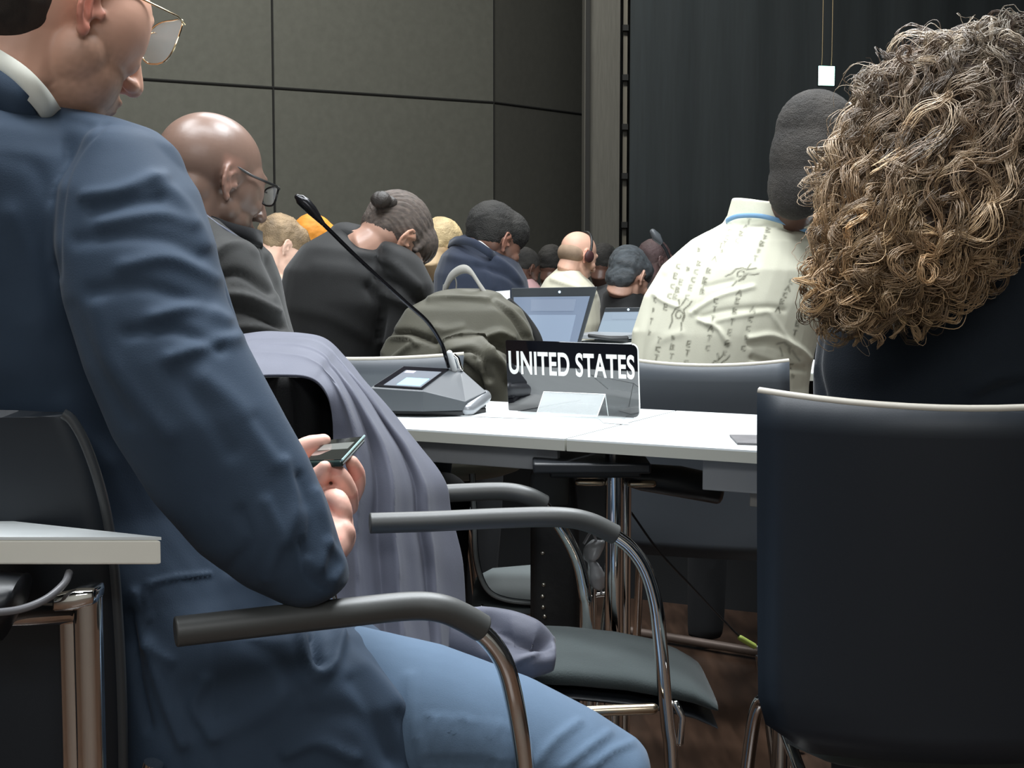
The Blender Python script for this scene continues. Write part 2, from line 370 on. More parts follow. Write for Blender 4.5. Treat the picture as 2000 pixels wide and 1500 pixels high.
# exit sign
e0 = at(1615, 148, 11.0); ex = root('exit_sign', at(1615, 128, 11.0), 'small glowing green-white exit sign hanging before the black drape', 'sign')
Mz = np.array(Matrix.Rotation(math.radians(12), 3, 'Z'))
MB().box(e0 + A(0, 0.02, 0), (0.135, 0.03, 0.150), Mz).build('housing', blackp, ex, bevel=0.004)
em = mat('exit_sign_face', (0.3, 0.9, 0.7), 0.5, emit=((0.45, 1.0, 0.80), 5.0)); em2 = mat('exit_sign_white', (0.8, 1, 0.95), 0.5, emit=((0.85, 1.0, 0.95), 8.0))
MB().box(e0 + A(-0.003, 0.0, 0), (0.122, 0.006, 0.138), Mz).build('lit_face', em, ex)
mb = MB(); mb.tube([e0 + A(-0.02, -0.005, 0.035), e0 + A(-0.005, -0.006, 0.0), e0 + A(0.02, -0.007, -0.03)], 0.011, 6, dome=True); mb.ell(e0 + A(-0.025, -0.005, 0.05), (0.012, 0.004, 0.012)); mb.tube([e0 + A(-0.005, -0.006, 0), e0 + A(-0.03, -0.006, -0.035)], 0.009, 6, dome=True); mb.box(e0 + A(0.038, -0.006, 0.0), (0.03, 0.004, 0.10), Mz)
mb.build('pictogram', em2, ex)
for dx in (-0.035, 0.035):
    MB().tube([e0 + A(dx, 0.02, 0.07), e0 + A(dx + 0.004, 0.02, 0.14), e0 + A(dx, 0.02, 6.05 - e0[2])], 0.004, 6).build('hanging_rod', mat('rod_brass', (0.25, 0.2, 0.12), 0.5, 0.6), ex)

# ------------------------------------------------------------------ desks
DT = 0.74
def desk(name, fx0, fx1, depth, label, group, legs_px=(), z=DT, th=0.021, drop=True):
    """fx0, fx1: plan points (x,y) of front edge ends"""
    a = A(*fx0); b = A(*fx1); d = nrm(b - a); n = A(-d[1], d[0]); n = n if n[1] > 0 else -n
    r = root(name, (a[0], a[1], 0), label, 'desk', group)
    P = [A(*a, z - 0.003), A(*b, z - 0.003), A(*(b + n * depth), z - 0.003), A(*(a + n * depth), z - 0.003)]
    MB().prism([p + A(0, 0, 0) for p in P], (0, 0, 0.003)).build('laminate', white_top, r, smooth=False)
    MB().prism([p - A(0, 0, th - 0.003) for p in P], (0, 0, th - 0.003)).build('top_edge', edge_m, r, smooth=False)['label'] = 'pale grey edge band'
    return r, a, b, d, n
def fe(px, py): p = onz(px, py, DT); return (p[0], p[1])
# desk front line through measured points
f0, fm, f1 = A(*fe(775, 837)), A(*fe(1105, 857)), A(*fe(1528, 884))
dd = nrm(f1 - f0); nn = A(-dd[1], dd[0]); left_end = fm - dd * 1.6; right_end = fm + dd * 1.5
dk1, *_ = desk('desk', left_end, fm - dd * 0.002, 0.52, 'white desk left of the seam, under the microphone console', 'front row desks')
dk2, *_ = desk('desk', fm + dd * 0.002, right_end, 0.52, 'white desk right of the seam, running behind the curly-haired person', 'front row desks')
def panel(parent, t0, t1, top, bot, off, name='apron', m=greym):
    P0 = fm + dd * t0 + nn * off; P1 = fm + dd * t1 + nn * off
    MB().prism([A(*P0, top), A(*P1, top), A(*P1, bot), A(*P0, bot)], A(*nn, 0) * 0.012).build(name, m, parent, smooth=False, bevel=0.002)
panel(dk1, -1.5, -0.03, 0.716, 0.678, 0.03); panel(dk2, 0.235, 1.4, 0.716, 0.665, 0.03)
panel(dk2, 0.31, 0.47, 0.664, 0.640, 0.05, 'bracket_plate', mat('beige_plate', (0.30, 0.28, 0.25), 0.5))
def vleg(px, Y, r, ztop, parent, name='leg', m=chrome, zb=0.0):
    x = (px - 1000) / FPX * Y * 1.0
    return MB().tube([A(x, Y, zb), A(x, Y, ztop)], r, 18).build(name, m, parent)
def atz(px, py, Y): return at(px, py, Y)[2]
for px, py0, Y, r, par in ((1199, 910, 2.60, 0.0165, dk2), (1219, 915, 2.72, 0.013, dk2), (1529, 972, 2.44, 0.0135, dk2), (1550, 975, 2.52, 0.011, dk2)):
    x = at(px, 1100, Y)[0]; MB().tube([A(x, Y, 0.012), A(x, Y, min(0.716, atz(px, py0, Y) + 0.03))], r, 18).build('leg', chrome, par)
    MB().tube([A(x, Y, 0.0), A(x, Y, 0.015)], r * 1.4, 14).build('foot', blackp, par)
x = at(1500, 1100, 2.55)[0]; MB().tube([at(1483, 1280, 2.6), at(1512, 1500, 2.6) , at(1519, 1600, 2.6)], 0.007, 10).build('brace', chrome, dk2)
# bracket hardware below the seam
hw = MB(); hw.box(at(1150, 898, 2.6), (0.20, 0.22, 0.018)); hw.box(at(1160, 915, 2.62), (0.16, 0.1, 0.02)); hw.build('bracket', blackp, dk2, bevel=0.004)
for (a_, b_, yy, Y) in ((1128, 1165, 928, 2.58), (1130, 1175, 942, 2.6), (1232, 1275, 945, 2.64)):
    MB().tube([at(a_, yy, Y), at(b_, yy, Y)], 0.0065, 10, dome=True).build('bolt', mat('warm_steel', (0.55, 0.45, 0.33), 0.25, 1.0), dk2)
MB().loft([(1226, 908, 1226, 950, 2.68, 0.06), (1250, 905, 1250, 958, 2.68, 0.07), (1330, 910, 1330, 972, 2.68, 0.07), (1400, 925, 1398, 984, 2.68, 0.07)], 18).build('cable_box', blackp, dk2)
# near-left desk (wedge end)
zl = 0.765; cN = onz(315, 1049, zl); bl = onz(0, 1015, zl); dl = nrm((bl - cN)[:2])
tb = root('desk', (cN[0] - 0.1, cN[1], 0), 'white wedge-ended desk at lower left, nearest the camera', 'desk')
lp = [cN, A(cN[0] - 0.9, cN[1], zl), A(cN[0] - 0.9, cN[1] + 0.9 * -dl[1] / dl[0] * 1.0, zl)]
lp[2][1] = cN[1] + 0.9 * abs(dl[1] / dl[0])
MB().prism([p - A(0, 0, 0.003) for p in lp], (0, 0, 0.003)).build('laminate', white_top, tb, smooth=False)
MB().prism([p - A(0, 0, 0.0285) for p in lp], (0, 0, 0.0255)).build('top_edge', mat('laminate_edge_warm', (0.85, 0.83, 0.74), 0.5), tb, smooth=False, bevel=0.002)
for px, Y, r in ((172, 1.50, 0.0150), (142, 1.54, 0.0150)):
    x = at(px, 1200, Y)[0]; MB().tube([A(x, Y, 0), A(x, Y, atz(px, 1165, Y))], r, 20).build('leg', chrome, tb)
MB().tube([at(-100, 1205, 1.54), at(60, 1200, 1.54), at(150, 1195, 1.53), at(168, 1200, 1.52)], 0.013, 16, dome=True).build('crossbar', chrome, tb)
MB().loft([(120, 1150, 120, 1188, 1.50, 0.05), (160, 1142, 160, 1185, 1.50, 0.05), (190, 1142, 190, 1175, 1.50, 0.045)], 18, e=0.5).build('top_clamp', chrome, tb)
MB().loft([(-40, 1118, -40, 1230, 1.50, 0.09), (10, 1118, 5, 1250, 1.50, 0.09), (40, 1122, 25, 1210, 1.50, 0.08)], 20).build('cable_tray', blackp, tb)
MB().tube(curve2([at(-20, 1198, 1.45), at(40, 1190, 1.45), at(90, 1170, 1.46), at(125, 1140, 1.48), at(135, 1118, 1.5)]), 0.004, 8).build('cable', mat('grey_cable', (0.16, 0.16, 0.17), 0.35), tb)
MB().tube(curve2([at(40, 1210, 1.6), at(60, 1270, 1.6), at(45, 1370, 1.6), at(60, 1450, 1.6), at(75, 1560, 1.6)]), 0.003, 8).build('cable', blackp, tb)

# second row desk with laptops, dark front drape
r2 = A(0.25, 4.22); d2, *_ = desk('desk', r2 - dd * 1.9, r2 + dd * 1.6, 0.5, 'white desk of the next row holding the open laptops', None)
for t in (-1.6, -0.2, 1.4):
    for o_ in (0.06, 0.44):
        p = r2 + dd * t + nn * o_; MB().tube([A(*p, 0), A(*p, 0.719)], 0.016, 12).build('leg', chrome, d2)
p0 = r2 - dd * 0.7 + nn * 0.30; p1 = r2 + dd * 1.2 + nn * 0.30
MB().prism([A(*p0, 0.0), A(*p1, 0.0), A(*p1, 0.715), A(*p0, 0.715)], A(*nn, 0) * 0.02).build('modesty_panel', mat('black_panel', (0.006, 0.007, 0.008), 0.7), d2, smooth=False)

# ------------------------------------------------------------------ chairs
def shell_grid(hw_top, hw_bot, z0, z1, y0, lean, curv, rows=14, cols=15, rc=0.06):
    G = []
    for i in range(rows):
        t = i / (rows - 1); z = z0 + (z1 - z0) * t; hw = hw_bot + (hw_top - hw_bot) * t ** 0.8
        if t < 0.16: hw -= rc * (1 - math.sqrt(max(0, 1 - (1 - t / 0.16) ** 2)))
        row = []
        for j in range(cols):
            u = -1 + 2 * j / (cols - 1); row.append((u * hw, y0 - lean * t ** 1.3 + curv * u * u * (0.4 + 0.6 * t), z + (0.012 * u * u if i == rows - 1 else 0)))
        G.append(row)
    return np.array(G)
def xf(V, loc, az):
    a = math.radians(az); r = A(math.cos(a), -math.sin(a), 0); f = A(math.sin(a), math.cos(a), 0)
    V = np.asarray(V, float); return V[..., 0:1] * r + V[..., 1:2] * f + V[..., 2:3] * A(0, 0, 1) + A(loc[0], loc[1], 0)
def chair(loc, az, label, shell=shellm, hw=0.25, top=0.85, group=None, curv=0.11, hb=0.2, z0=0.40):
    r = root('conference_chair', (loc[0], loc[1], 0), label, 'chair', group)
    G = shell_grid(hw, hb, z0, top, -0.2, 0.05, curv)
    MB().grid(xf(G, loc, az)).build('backrest', shell, r, solid=0.011)
    MB().tube(xf(G[-1] + A(0, 0, 0.0015), loc, az), 0.0052, 8).build('backrest_rim', rimm, r)['label'] = 'pale rim along the top of the backrest'  # pale tube along the top edge of the backrest
    s = MB(); s.frames([(xf(A(0, y, z), loc, az), xf(A(w_ * (hw / 0.262), 0, 0), (0, 0), az), A(0, 0, 0.028)) for y, z, w_ in ((-0.13, 0.43, 0.17), (-0.08, 0.43, 0.21), (0.1, 0.435, 0.215), (0.19, 0.425, 0.205), (0.235, 0.405, 0.19))], 24, e=0.6)
    s.build('seat', seatm, r)
    for k in (-1, 1):
        MB().tube(xf(curve2([A(k * 0.17, -0.15, 0.40), A(k * 0.2, -0.17, 0.36), A(k * 0.225, -0.24, 0.012)]), loc, az), 0.0105, 12).build('leg', chrome, r)
        MB().tube(xf(curve2([A(k * 0.17, 0.12, 0.40), A(k * 0.2, 0.17, 0.37), A(k * 0.225, 0.23, 0.012)]), loc, az), 0.0105, 12).build('leg', chrome, r)
        MB().tube(xf([A(k * 0.17, -0.16, 0.395), A(k * 0.17, 0.14, 0.395)], loc, az), 0.009, 10).build('seat_rail', chrome, r)
    return r
def face_to(px, Y): return ((px - 1000) / FPX * Y, Y)
# chair of the curly-haired person
chair((0.545, 1.955), 4, 'black shell chair with pale top rim holding the curly-haired person', hw=0.232, top=0.872, curv=0.085, hb=0.225, z0=0.438)
chair((0.462, 3.36), 16, 'grey shell chair behind the patterned-shirt person, past the name plate', shell=shellg, hw=0.185, top=0.818, curv=0.03)
chair((-0.33, 3.42), 10, 'grey shell chair just behind the microphone console', shell=shellg, hw=0.27, top=0.828, curv=0.03)

# chair 1 (blue suit) and chair 2 (coat): custom built with arms
def arm(parent, pad, tubep, r_pad, r_t):
    MB().tube(curve2(pad, 30), r_pad, 28, dome=False).build('armrest_pad', padm, parent, bevel=0.002)
    MB().tube(curve2(tubep, 36), r_t, 16).build('leg', chrome, parent)
c1 = root('conference_chair', (-0.30, 1.80, 0), 'black armchair under the blue-suited person with chrome front legs', 'chair', None)
arm(c1, [at(342, 1234, 1.50), at(500, 1216, 1.53), at(680, 1196, 1.57), at(800, 1184, 1.60), at(860, 1188, 1.61), at(905, 1206, 1.62), at(943, 1228, 1.63)],
    [at(925, 1222, 1.63), at(960, 1255, 1.635), at(987, 1300, 1.64), at(1005, 1370, 1.65), at(1018, 1440, 1.65), at(1026, 1510, 1.65), at(1034, 1650, 1.65), at(1044, 2320, 1.65)], 0.0158, 0.0112)
arm(c1, [at(260, 1090, 2.02), at(400, 1080, 2.04), at(500, 1075, 2.06), at(570, 1085, 2.07), at(610, 1110, 2.08)], [at(600, 1102, 2.08), at(635, 1140, 2.08), at(655, 1240, 2.09), at(670, 1500, 2.09), at(690, 1960, 2.09)], 0.0158, 0.0112)
Rb = [(-160, 812), (0, 812), (90, 807), (122, 810)]
edge = curve2([(122, 808), (140, 822), (163, 862), (188, 930), (208, 1010), (222, 1110), (232, 1250), (238, 1400), (240, 1560)], 32)
G = []
for i, e_ in enumerate(edge):
    yy = e_[1]; Yr = 1.585; row = []
    for u in np.linspace(0, 1, 14):
        xL = -420 + (e_[0] + 420) * u; Y = Yr + 0.03 * (1 - u) - 0.02 * math.sin(u * math.pi) + 0.02 * i / 32; row.append(at(xL, yy - 6 * (1 - u) if i > 0 else 814 - 6 * u, Y))
    G.append(row)
MB().grid(G).build('backrest', shellm, c1, solid=0.010)
MB().tube([at(p[0], p[1], 1.585 + 0.02 * i / 32) for i, p in enumerate(edge)], 0.0065, 10).build('backrest_rim', mat('rim_dark', (0.05, 0.055, 0.06), 0.35), c1)
s = MB(); s.frames([(at(px, py, 1.80), A(0, 0.21, 0), A(0, 0, 0.03)) for px, py in ((300, 1475), (500, 1470), (640, 1475), (760, 1490), (800, 1515))], 24, e=0.6); s.build('seat', seatm, c1)
for Y in (1.60, 2.02): MB().tube([at(300, 1490, Y), at(270, 1600, Y + 0.01), A(at(240, 1600, Y)[0], Y, 0.01)], 0.011, 12).build('leg', chrome, c1)

c2 = root('conference_chair', (-0.02, 2.25, 0), 'black padded armchair with a grey coat over its backrest', 'chair', None)
arm(c2, [at(722, 1022, 2.13), at(850, 1018, 2.15), at(980, 1012, 2.17), at(1090, 1010, 2.18), at(1150, 1020, 2.19), at(1203, 1045, 2.20)],
    [at(1195, 1042, 2.20), at(1232, 1070, 2.20), at(1262, 1115, 2.20), at(1281, 1180, 2.20), at(1290, 1260, 2.20), at(1297, 1340, 2.20), at(1305, 1420, 2.20), at(1312, 1500, 2.20), at(1322, 1870, 2.20)], 0.0152, 0.0108)
arm(c2, [at(800, 968, 2.46), at(900, 962, 2.47), at(985, 960, 2.48), at(1030, 968, 2.48), at(1064, 984, 2.49)],
    [at(1058, 984, 2.49), at(1095, 1030, 2.49), at(1128, 1095, 2.50), at(1142, 1160, 2.50), at(1148, 1240, 2.50), at(1155, 1710, 2.50)], 0.0152, 0.0110)
cush = []
for px, zt, zb in ((860, 0.426, 0.39), (1000, 0.430, 0.388), (1120, 0.426, 0.384), (1220, 0.417, 0.377), (1300, 0.404, 0.366), (1350, 0.389, 0.355), (1380, 0.374, 0.348), (1397, 0.362, 0.346)):
    x = (px - 1000) / FPX * 2.32; cush.append((A(x, 2.365, (zt + zb) / 2), A(0, 0.142 if px < 1340 else 0.13, 0), A(0, 0, (zt - zb) / 2)))
s = MB(); s.frames(cush, 28, e=0.62); s.build('seat', seatm, c2)
cs = MB(); cs.frames([(c - A(0.0, 0, 0.030), a * 1.0, b * 0.35) for c, a, b in cush], 24, e=0.6); cs.build('seat_shell', blackp, c2)
MB().tube([at(1080, 1393, 2.16), at(1180, 1388, 2.16), at(1275, 1384, 2.16)], 0.0085, 12, dome=True).build('seat_rail', mat('warm_steel', (0.55, 0.45, 0.33), 0.25, 1.0), c2)
MB().tube([at(1320, 1375, 2.2), at(1332, 1400, 2.2), at(1328, 1450, 2.2)], 0.006, 10, dome=True).build('hinge', chrome, c2)
G = []
for i, yy in enumerate(np.linspace(735, 1290, 14)):
    G.append([at(470 + i * 11 + 130 * u, yy + 25 - 10 * u, 2.62 - 0.24 * u) for u in np.linspace(0, 1, 10)])
MB().grid(G).build('backrest', shellm, c2, solid=0.01)
for px, Y in ((760, 2.16), (880, 2.50)): MB().tube([at(px, 1330, Y), A(at(px - 60, 1330, Y)[0], Y, 0.01)], 0.0108, 12).build('leg', chrome, c2)

# seat seen under the desk behind (part of a further chair)
c3 = root('conference_chair', (-0.03, 3.05, 0), 'dark armless chair partly seen beneath the desk, beyond the coat chair', 'chair')
s = MB(); s.loft([(928, 1150, 928, 1168, 3.0, 0.30), (960, 1138, 960, 1168, 3.0, 0.38), (1060, 1130, 1060, 1166, 3.0, 0.4), (1110, 1132, 1110, 1160, 3.0, 0.36)], 22, e=0.7); s.build('seat', mat('seat_pale_edge', (0.12, 0.14, 0.14), 0.7), c3)
G = []
for u in np.linspace(0, 1, 6):
    ln = curve2([(922, 925), (926, 1000), (930, 1090), (950, 1150), (990, 1172), (1060, 1178), (1120, 1172)], 30); G.append([at(p[0], p[1], 2.80 + 0.42 * u) for p in ln])
MB().grid(G).build('seat_shell', shellm, c3, solid=0.012)
MB().tube([at(p[0], p[1], 2.79) for p in ln], 0.0045, 8).build('shell_rim', mat('rim_grey', (0.2, 0.22, 0.22), 0.3), c3)
for yy in (1188, 1196): MB().tube([at(940, yy - 4, 2.85), at(1100, yy, 2.85)], 0.004, 8).build('rail', chrome, c3)
for px in (945, 1110):
    for Y in (2.85, 3.2): MB().tube([at(px, 1190, Y), A(at(px, 1190, Y)[0], Y, 0.0)], 0.010, 10).build('leg', chrome, c3)
# upright studded case under the desk
cs_ = root('equipment_case', at(1082, 1250, 2.74) * A(1, 1, 0), 'black studded upright case with rounded top under the desk', 'case')
s = MB(); st = [(1050, 905, 1108, 905, 2.73, 0.08), (1036, 940, 1125, 935, 2.73, 0.09), (1036, 1000, 1130, 1000, 2.73, 0.09), (1036, 1200, 1132, 1200, 2.73, 0.09), (1036, 1400, 1132, 1400, 2.73, 0.09), (1036, 1612, 1132, 1612, 2.73, 0.09)]
s.loft(st, 28, e=0.45); s.build('body', mat('case_black', (0.012, 0.012, 0.012), 0.6, bump=(60, 0.3, 0.003)), cs_)
MB().loft([(1042, 905, 1104, 905, 2.685, 0.01), (1034, 935, 1112, 932, 2.685, 0.012), (1036, 985, 1110, 985, 2.685, 0.012)], 24, e=0.8).build('cap_plate', mat('cap_grey', (0.055, 0.055, 0.05), 0.5), cs_)
for yy in (1080, 1142, 1165, 1186, 1204):
    MB().ell(at(1060 + (yy % 5), yy, 2.685), (0.004, 0.003, 0.004)).build('stud', mat('stud_metal', (0.6, 0.58, 0.5), 0.3, 1.0), cs_)
# shiny bits: white bag handle behind legs
bg = root('plastic_bag', at(1155, 1180, 2.9) * A(1, 1, 0), 'crumpled white plastic bag on a chrome stand between the desk legs', 'bag')
s = MB(); s.loft([(1138, 1072, 1180, 1058, 2.88, 0.04), (1142, 1090, 1172, 1085, 2.88, 0.05)], 14); s.loft([(1148, 1100, 1175, 1108, 2.88, 0.05), (1146, 1120, 1185, 1125, 2.88, 0.06), (1150, 1140, 1180, 1145, 2.88, 0.04)], 14)
fuse('bag_body', s, 0.004, mat('white_film', (0.7, 0.72, 0.75), 0.25), bg, 3, noise=((0.004, 160, 4),))
MB().tube(curve2([at(1140, 1062, 2.88), at(1155, 1040, 2.88), at(1165, 1060, 2.88), at(1160, 1090, 2.88), at(1175, 1160, 2.88)]), 0.003, 6).build('handle', mat('white_film', (0, 0, 0)), bg)
MB().tube([at(1140, 1166, 2.9), at(1182, 1160, 2.9)], 0.005, 8).build('stand_bar', chrome, bg)
MB().tube([at(1160, 1145, 2.9), A(at(1160, 1145, 2.9)[0], 2.9, 0)], 0.006, 8).build('stand_pole', chrome, bg)

# floor duct edge + cable with yellow-green tag
cb = root('cable', at(1450, 1250, 3.2) * A(1, 1, 0), 'thin black cable with yellow-green tag hanging below the desk', 'cable')
MB().tube(curve2([at(1232, 1000, 2.75), at(1290, 1080, 2.8), at(1370, 1165, 2.9), at(1452, 1250, 3.0), at(1500, 1275, 3.05), at(1540, 1310, 3.1), A(0.6, 3.2, 0.01)]), 0.0022, 6).build('cord', blackp, cb)
MB().tube([at(1446, 1246, 2.99), at(1473, 1262, 3.0)], 0.006, 8, dome=True).build('tag', mat('tag_yellow_green', (0.45, 0.55, 0.12), 0.5), cb)['label'] = 'yellow-green tag'
MB().tube([at(1475, 1262, 3.01), at(1502, 1282, 3.02)], 0.0035, 8).build('plug', mat('plug_white', (0.7, 0.72, 0.7), 0.4), cb)
q = onz(1230, 1232, 0.02); q2 = onz(1640, 1300, 0.02)
struct(MB().tube([q, q2], 0.012, 8).build('baseboard_floor_duct', mat('duct_metal', (0.16, 0.12, 0.10), 0.45, 0.3)))

# ------------------------------------------------------------------ desk items
# name plate: glossy black, faces the camera, leans slightly forward
TL, TR, BR, BL = at(989, 668, 2.93), at(1246, 674, 2.80), at(1250, 817, 2.82), at(993, 802, 2.96)
npl = root('name_plate', (TL + TR + BR + BL) / 4 * A(1, 1, 0) + A(0, 0, DT), 'glossy black name plate reading UNITED STATES in an acrylic stand', 'name plate')
ux = nrm(BR - BL); W_ = np.linalg.norm(BR - BL); Hh = np.linalg.norm(TL - BL); uz = nrm((TL + TR - BL - BR)); nx = nrm(np.cross(ux, uz)); uz = np.cross(nx, ux)
nx = nx if nx[1] < 0 else -nx
tilt = math.radians(5.0); z3 = A(0, 0, 1); ux = nrm(A(ux[0], ux[1], ux[2])); back = nrm(np.cross(z3, ux)); back = back if back[1] > 0 else -back
uz = nrm(z3 * math.cos(tilt) - back * math.sin(tilt)); uz = nrm(uz - ux * (uz @ ux)); nrmv = nrm(np.cross(ux, uz))
rc = 0.012; out = []
def pp(u, v): return BL + ux * u + uz * v
for (cx, cy, a0) in ((W_ - rc, Hh - rc, 0), (0.004, Hh - 0.004, 90), (0.004, 0.004, 180), (W_ - rc, rc, 270)):
    rr = rc if cx > 0.1 else 0.004
    for k in range(6):
        a = math.radians(a0 + 18 * k); out.append(pp(cx + rr * math.cos(a), cy + rr * math.sin(a)))
glossb = mat('glossy_black_acrylic', (0.004, 0.004, 0.006), 0.03, ior=2.1, spec=0.5)
MB().prism(out, -nrmv * 0.004 if nrmv[1] < 0 else nrmv * 0.004).build('plate', glossb, npl, smooth=False, bevel=0.0006)
fr = -nrmv if nrmv[1] > 0 else nrmv
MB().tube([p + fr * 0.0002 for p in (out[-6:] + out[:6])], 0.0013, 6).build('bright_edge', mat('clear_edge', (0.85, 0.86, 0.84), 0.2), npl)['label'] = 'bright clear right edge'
tcu = bpy.data.curves.new('txt', 'FONT'); tcu.body = 'UNITED STATES'; tcu.size = 1; tcu.extrude = 0.012; tcu.offset = 0.022; tcu.space_character = 1.05
to = bpy.data.objects.new('tmp', tcu); COL.objects.link(to); dg = bpy.context.evaluated_depsgraph_get(); dg.update()
tm = bpy.data.meshes.new_from_object(to.evaluated_get(dg)); bpy.data.objects.remove(to)
tv = np.empty(len(tm.vertices) * 3); tm.vertices.foreach_get('co', tv); tv = tv.reshape(-1, 3)
mn, mx_ = tv.min(0), tv.max(0); tv = (tv - mn) / (mx_ - mn)
u0, u1, v0, v1 = 0.006, W_ - 0.008, Hh * 0.525, Hh * 0.855
wv = BL + np.outer(u0 + tv[:, 0] * (u1 - u0), ux) + np.outer(v0 + tv[:, 1] * (v1 - v0), uz) + np.outer(tv[:, 2] * 0.0006 + 0.0004, fr)
tm.vertices.foreach_set('co', (wv - wloc(npl)).ravel()); tm.update(); tm.materials.clear(); tm.materials.append(mat('white_letters', (0.85, 0.85, 0.83), 0.5))
to = bpy.data.objects.new('lettering', tm); COL.objects.link(to); to.parent = npl; to['label'] = 'white capitals reading UNITED STATES'
acr = mat('clear_acrylic', (0.85, 0.9, 0.9), 0.05, alpha=0.22, spec=0.8)
MB().prism([at(1062, 765, 2.80), at(1182, 770, 2.78), at(1166, 814, 2.73), at(1046, 812, 2.75)], A(0, 0.002, 0)).build('stand_front', acr, npl, smooth=False)
for a_, b_ in ((at(1062, 765, 2.80), at(1046, 814, 2.75)), (at(1182, 770, 2.78), at(1166, 814, 2.73)), (at(1062, 765, 2.80), at(1182, 770, 2.78)), (at(1182, 770, 2.78), at(1188, 812, 2.80))):
    MB().tube([a_, b_], 0.0008, 5).build('stand_edge', mat('acrylic_edge', (0.6, 0.63, 0.62), 0.2), npl)
MB().prism([onz(1046, 814, DT + .0015), onz(1215, 822, DT + .0015), onz(1225, 812, DT + .0015), onz(1060, 806, DT + .0015)], A(0, 0, 0.002)).build('stand_base', acr, npl, smooth=False)
# papers on the desk
pap = mat('paper_white', (0.82, 0.84, 0.83), 0.6); paps = mat('paper_grey_print', (0.10, 0.095, 0.10), 0.6, var=0.3)
def sheet(P, label, m=pap, name='paper_sheet', th=0.0012, z=DT, g=None):
    V = [onz(x, y, z + 0.0008) for x, y in P]; c = sum(V) / len(V)
    o = MB().prism(V, (0, 0, th)).build(name, m, None, smooth=False, loc=c); return tag(o, label, 'paper', g)
sheet([(880, 812), (1040, 818), (1010, 803), (960, 800)], 'white sheet between console and name plate')
sheet([(1178, 826), (1232, 830), (1212, 818), (1170, 818)], 'small white slip at the foot of the acrylic stand')
o = sheet([(1440, 868), (1524, 871), (1520, 853), (1425, 852)], 'printed grey leaflet on the desk beside the black chair', paps, 'leaflet', 0.003)
# microphone console
mc = root('microphone_console', onz(840, 800, DT), 'dark conference console with touch screen and gooseneck microphone', 'microphone')
con = mat('console_grey', (0.065, 0.072, 0.08), 0.42); cond = mat('console_dark', (0.02, 0.021, 0.024), 0.4)
FL, BLk, BRk, FR = at(722, 757, 2.86), at(787, 715, 3.02), at(884, 720, 3.02), at(826, 764, 2.84)
PR, PB = at(950, 764, 2.92), at(899, 719, 3.04); PF = at(910, 785, 2.86)
zb = DT + 0.012
def dn(p, z=zb): return A(p[0], p[1], z)
s = MB(); T = [FL, FR, PF, PR, PB, BRk, BLk]; B_ = [dn(p) + (0, 0, 0) for p in T]
V = T + B_ + [(FL + BRk) / 2]; s.add(V, [(0, 1, 5, 6), (1, 2, 3, 4, 5)] + [(i, i + 7, (i + 1) % 7 + 7, (i + 1) % 7) for i in range(7)] + [tuple(range(13, 6, -1))])
s.build('body', con, mc, smooth=False, bevel=0.002)
s = MB(); s.prism([A(*(at(738, 806, 2.88)[:2]), DT + .001), A(*(at(905, 808, 2.86)[:2]), DT + .001), A(*PR[:2], DT + .001), A(*PB[:2], DT + .001), A(*BLk[:2], DT + .001)], A(0, 0, 0.011)); s.build('base', cond, mc, smooth=False, bevel=0.003)
scn = nrm(np.cross(FR - FL, BLk - FL)); scn = scn if scn[2] > 0 else -scn
def scp(u, v, h=0.0): return FL * (1 - u) * (1 - v) + FR * u * (1 - v) + BRk * u * v + BLk * (1 - u) * v + scn * h
def scq(u0, v0, u1, v1, h, th, name, m, par):
    return MB().prism([scp(u0, v0, h), scp(u1, v0, h), scp(u1, v1, h), scp(u0, v1, h)], scn * th).build(name, m, par, smooth=False)
bz = scq(0.05, 0.05, 0.96, 0.95, 0.0005, 0.0015, 'touch_screen', mat('screen_bezel', (0.006, 0.006, 0.009), 0.15), mc)
scq(0.2, 0.1, 0.9, 0.78, 0.002, 0.0006, 'display', mat('display_grey', (0.1, 0.11, 0.13), 0.2, emit=((0.25, 0.28, 0.32), 0.55)), bz)
scq(0.42, 0.14, 0.86, 0.45, 0.0027, 0.0004, 'display_button', mat('display_blue', (0.2, 0.5, 0.7), 0.2, emit=((0.35, 0.62, 0.85), 0.8)), bz)['label'] = 'light blue lit field'
scq(0.24, 0.66, 0.42, 0.75, 0.0027, 0.0004, 'display_icon', mat('display_lilac', (0.5, 0.45, 0.6), 0.2, emit=((0.6, 0.55, 0.75), 0.6)), bz)
MB().tube([at(914, 800, 2.87), at(946, 775, 2.93)], 0.014, 18, dome=True).build('speaker_roll', mat('console_silver', (0.3, 0.31, 0.33), 0.3, 0.5), mc)
gn = curve2([at(876, 716, 3.02), at(871, 698, 3.0), at(862, 671, 3.0), at(835, 629, 2.99), at(790, 588, 2.98), at(700, 505, 2.96), at(631, 437, 2.94)], 60)
MB().tube(gn, 0.0042, 12).build('gooseneck', mat('gooseneck_black', (0.03, 0.03, 0.035), 0.18, 0.9, bump=(900, 0.3, 0.0005)), mc)
MB().tube([at(887, 722, 3.01), at(878, 690, 3.0)], 0.0065, 10, dome=True).build('stem_socket', mat('socket_white', (0.65, 0.66, 0.66), 0.3), mc)
MB().tube([at(901, 722, 3.02), at(894, 700, 3.03), at(886, 693, 3.03)], 0.004, 10, dome=True).build('stem_clip', chrome, mc)
hd = [at(631, 437, 2.94), at(620, 424, 2.94), at(610, 412, 2.94), at(596, 397, 2.94), at(586, 389, 2.94), at(581, 385, 2.94)]
MB().tube(hd, [0.0045, 0.0075, 0.0105, 0.0120, 0.0105, 0.006], 16, dome=True).build('microphone_head', mat('mic_black_gloss', (0.02, 0.02, 0.022), 0.2, 0.6), mc)

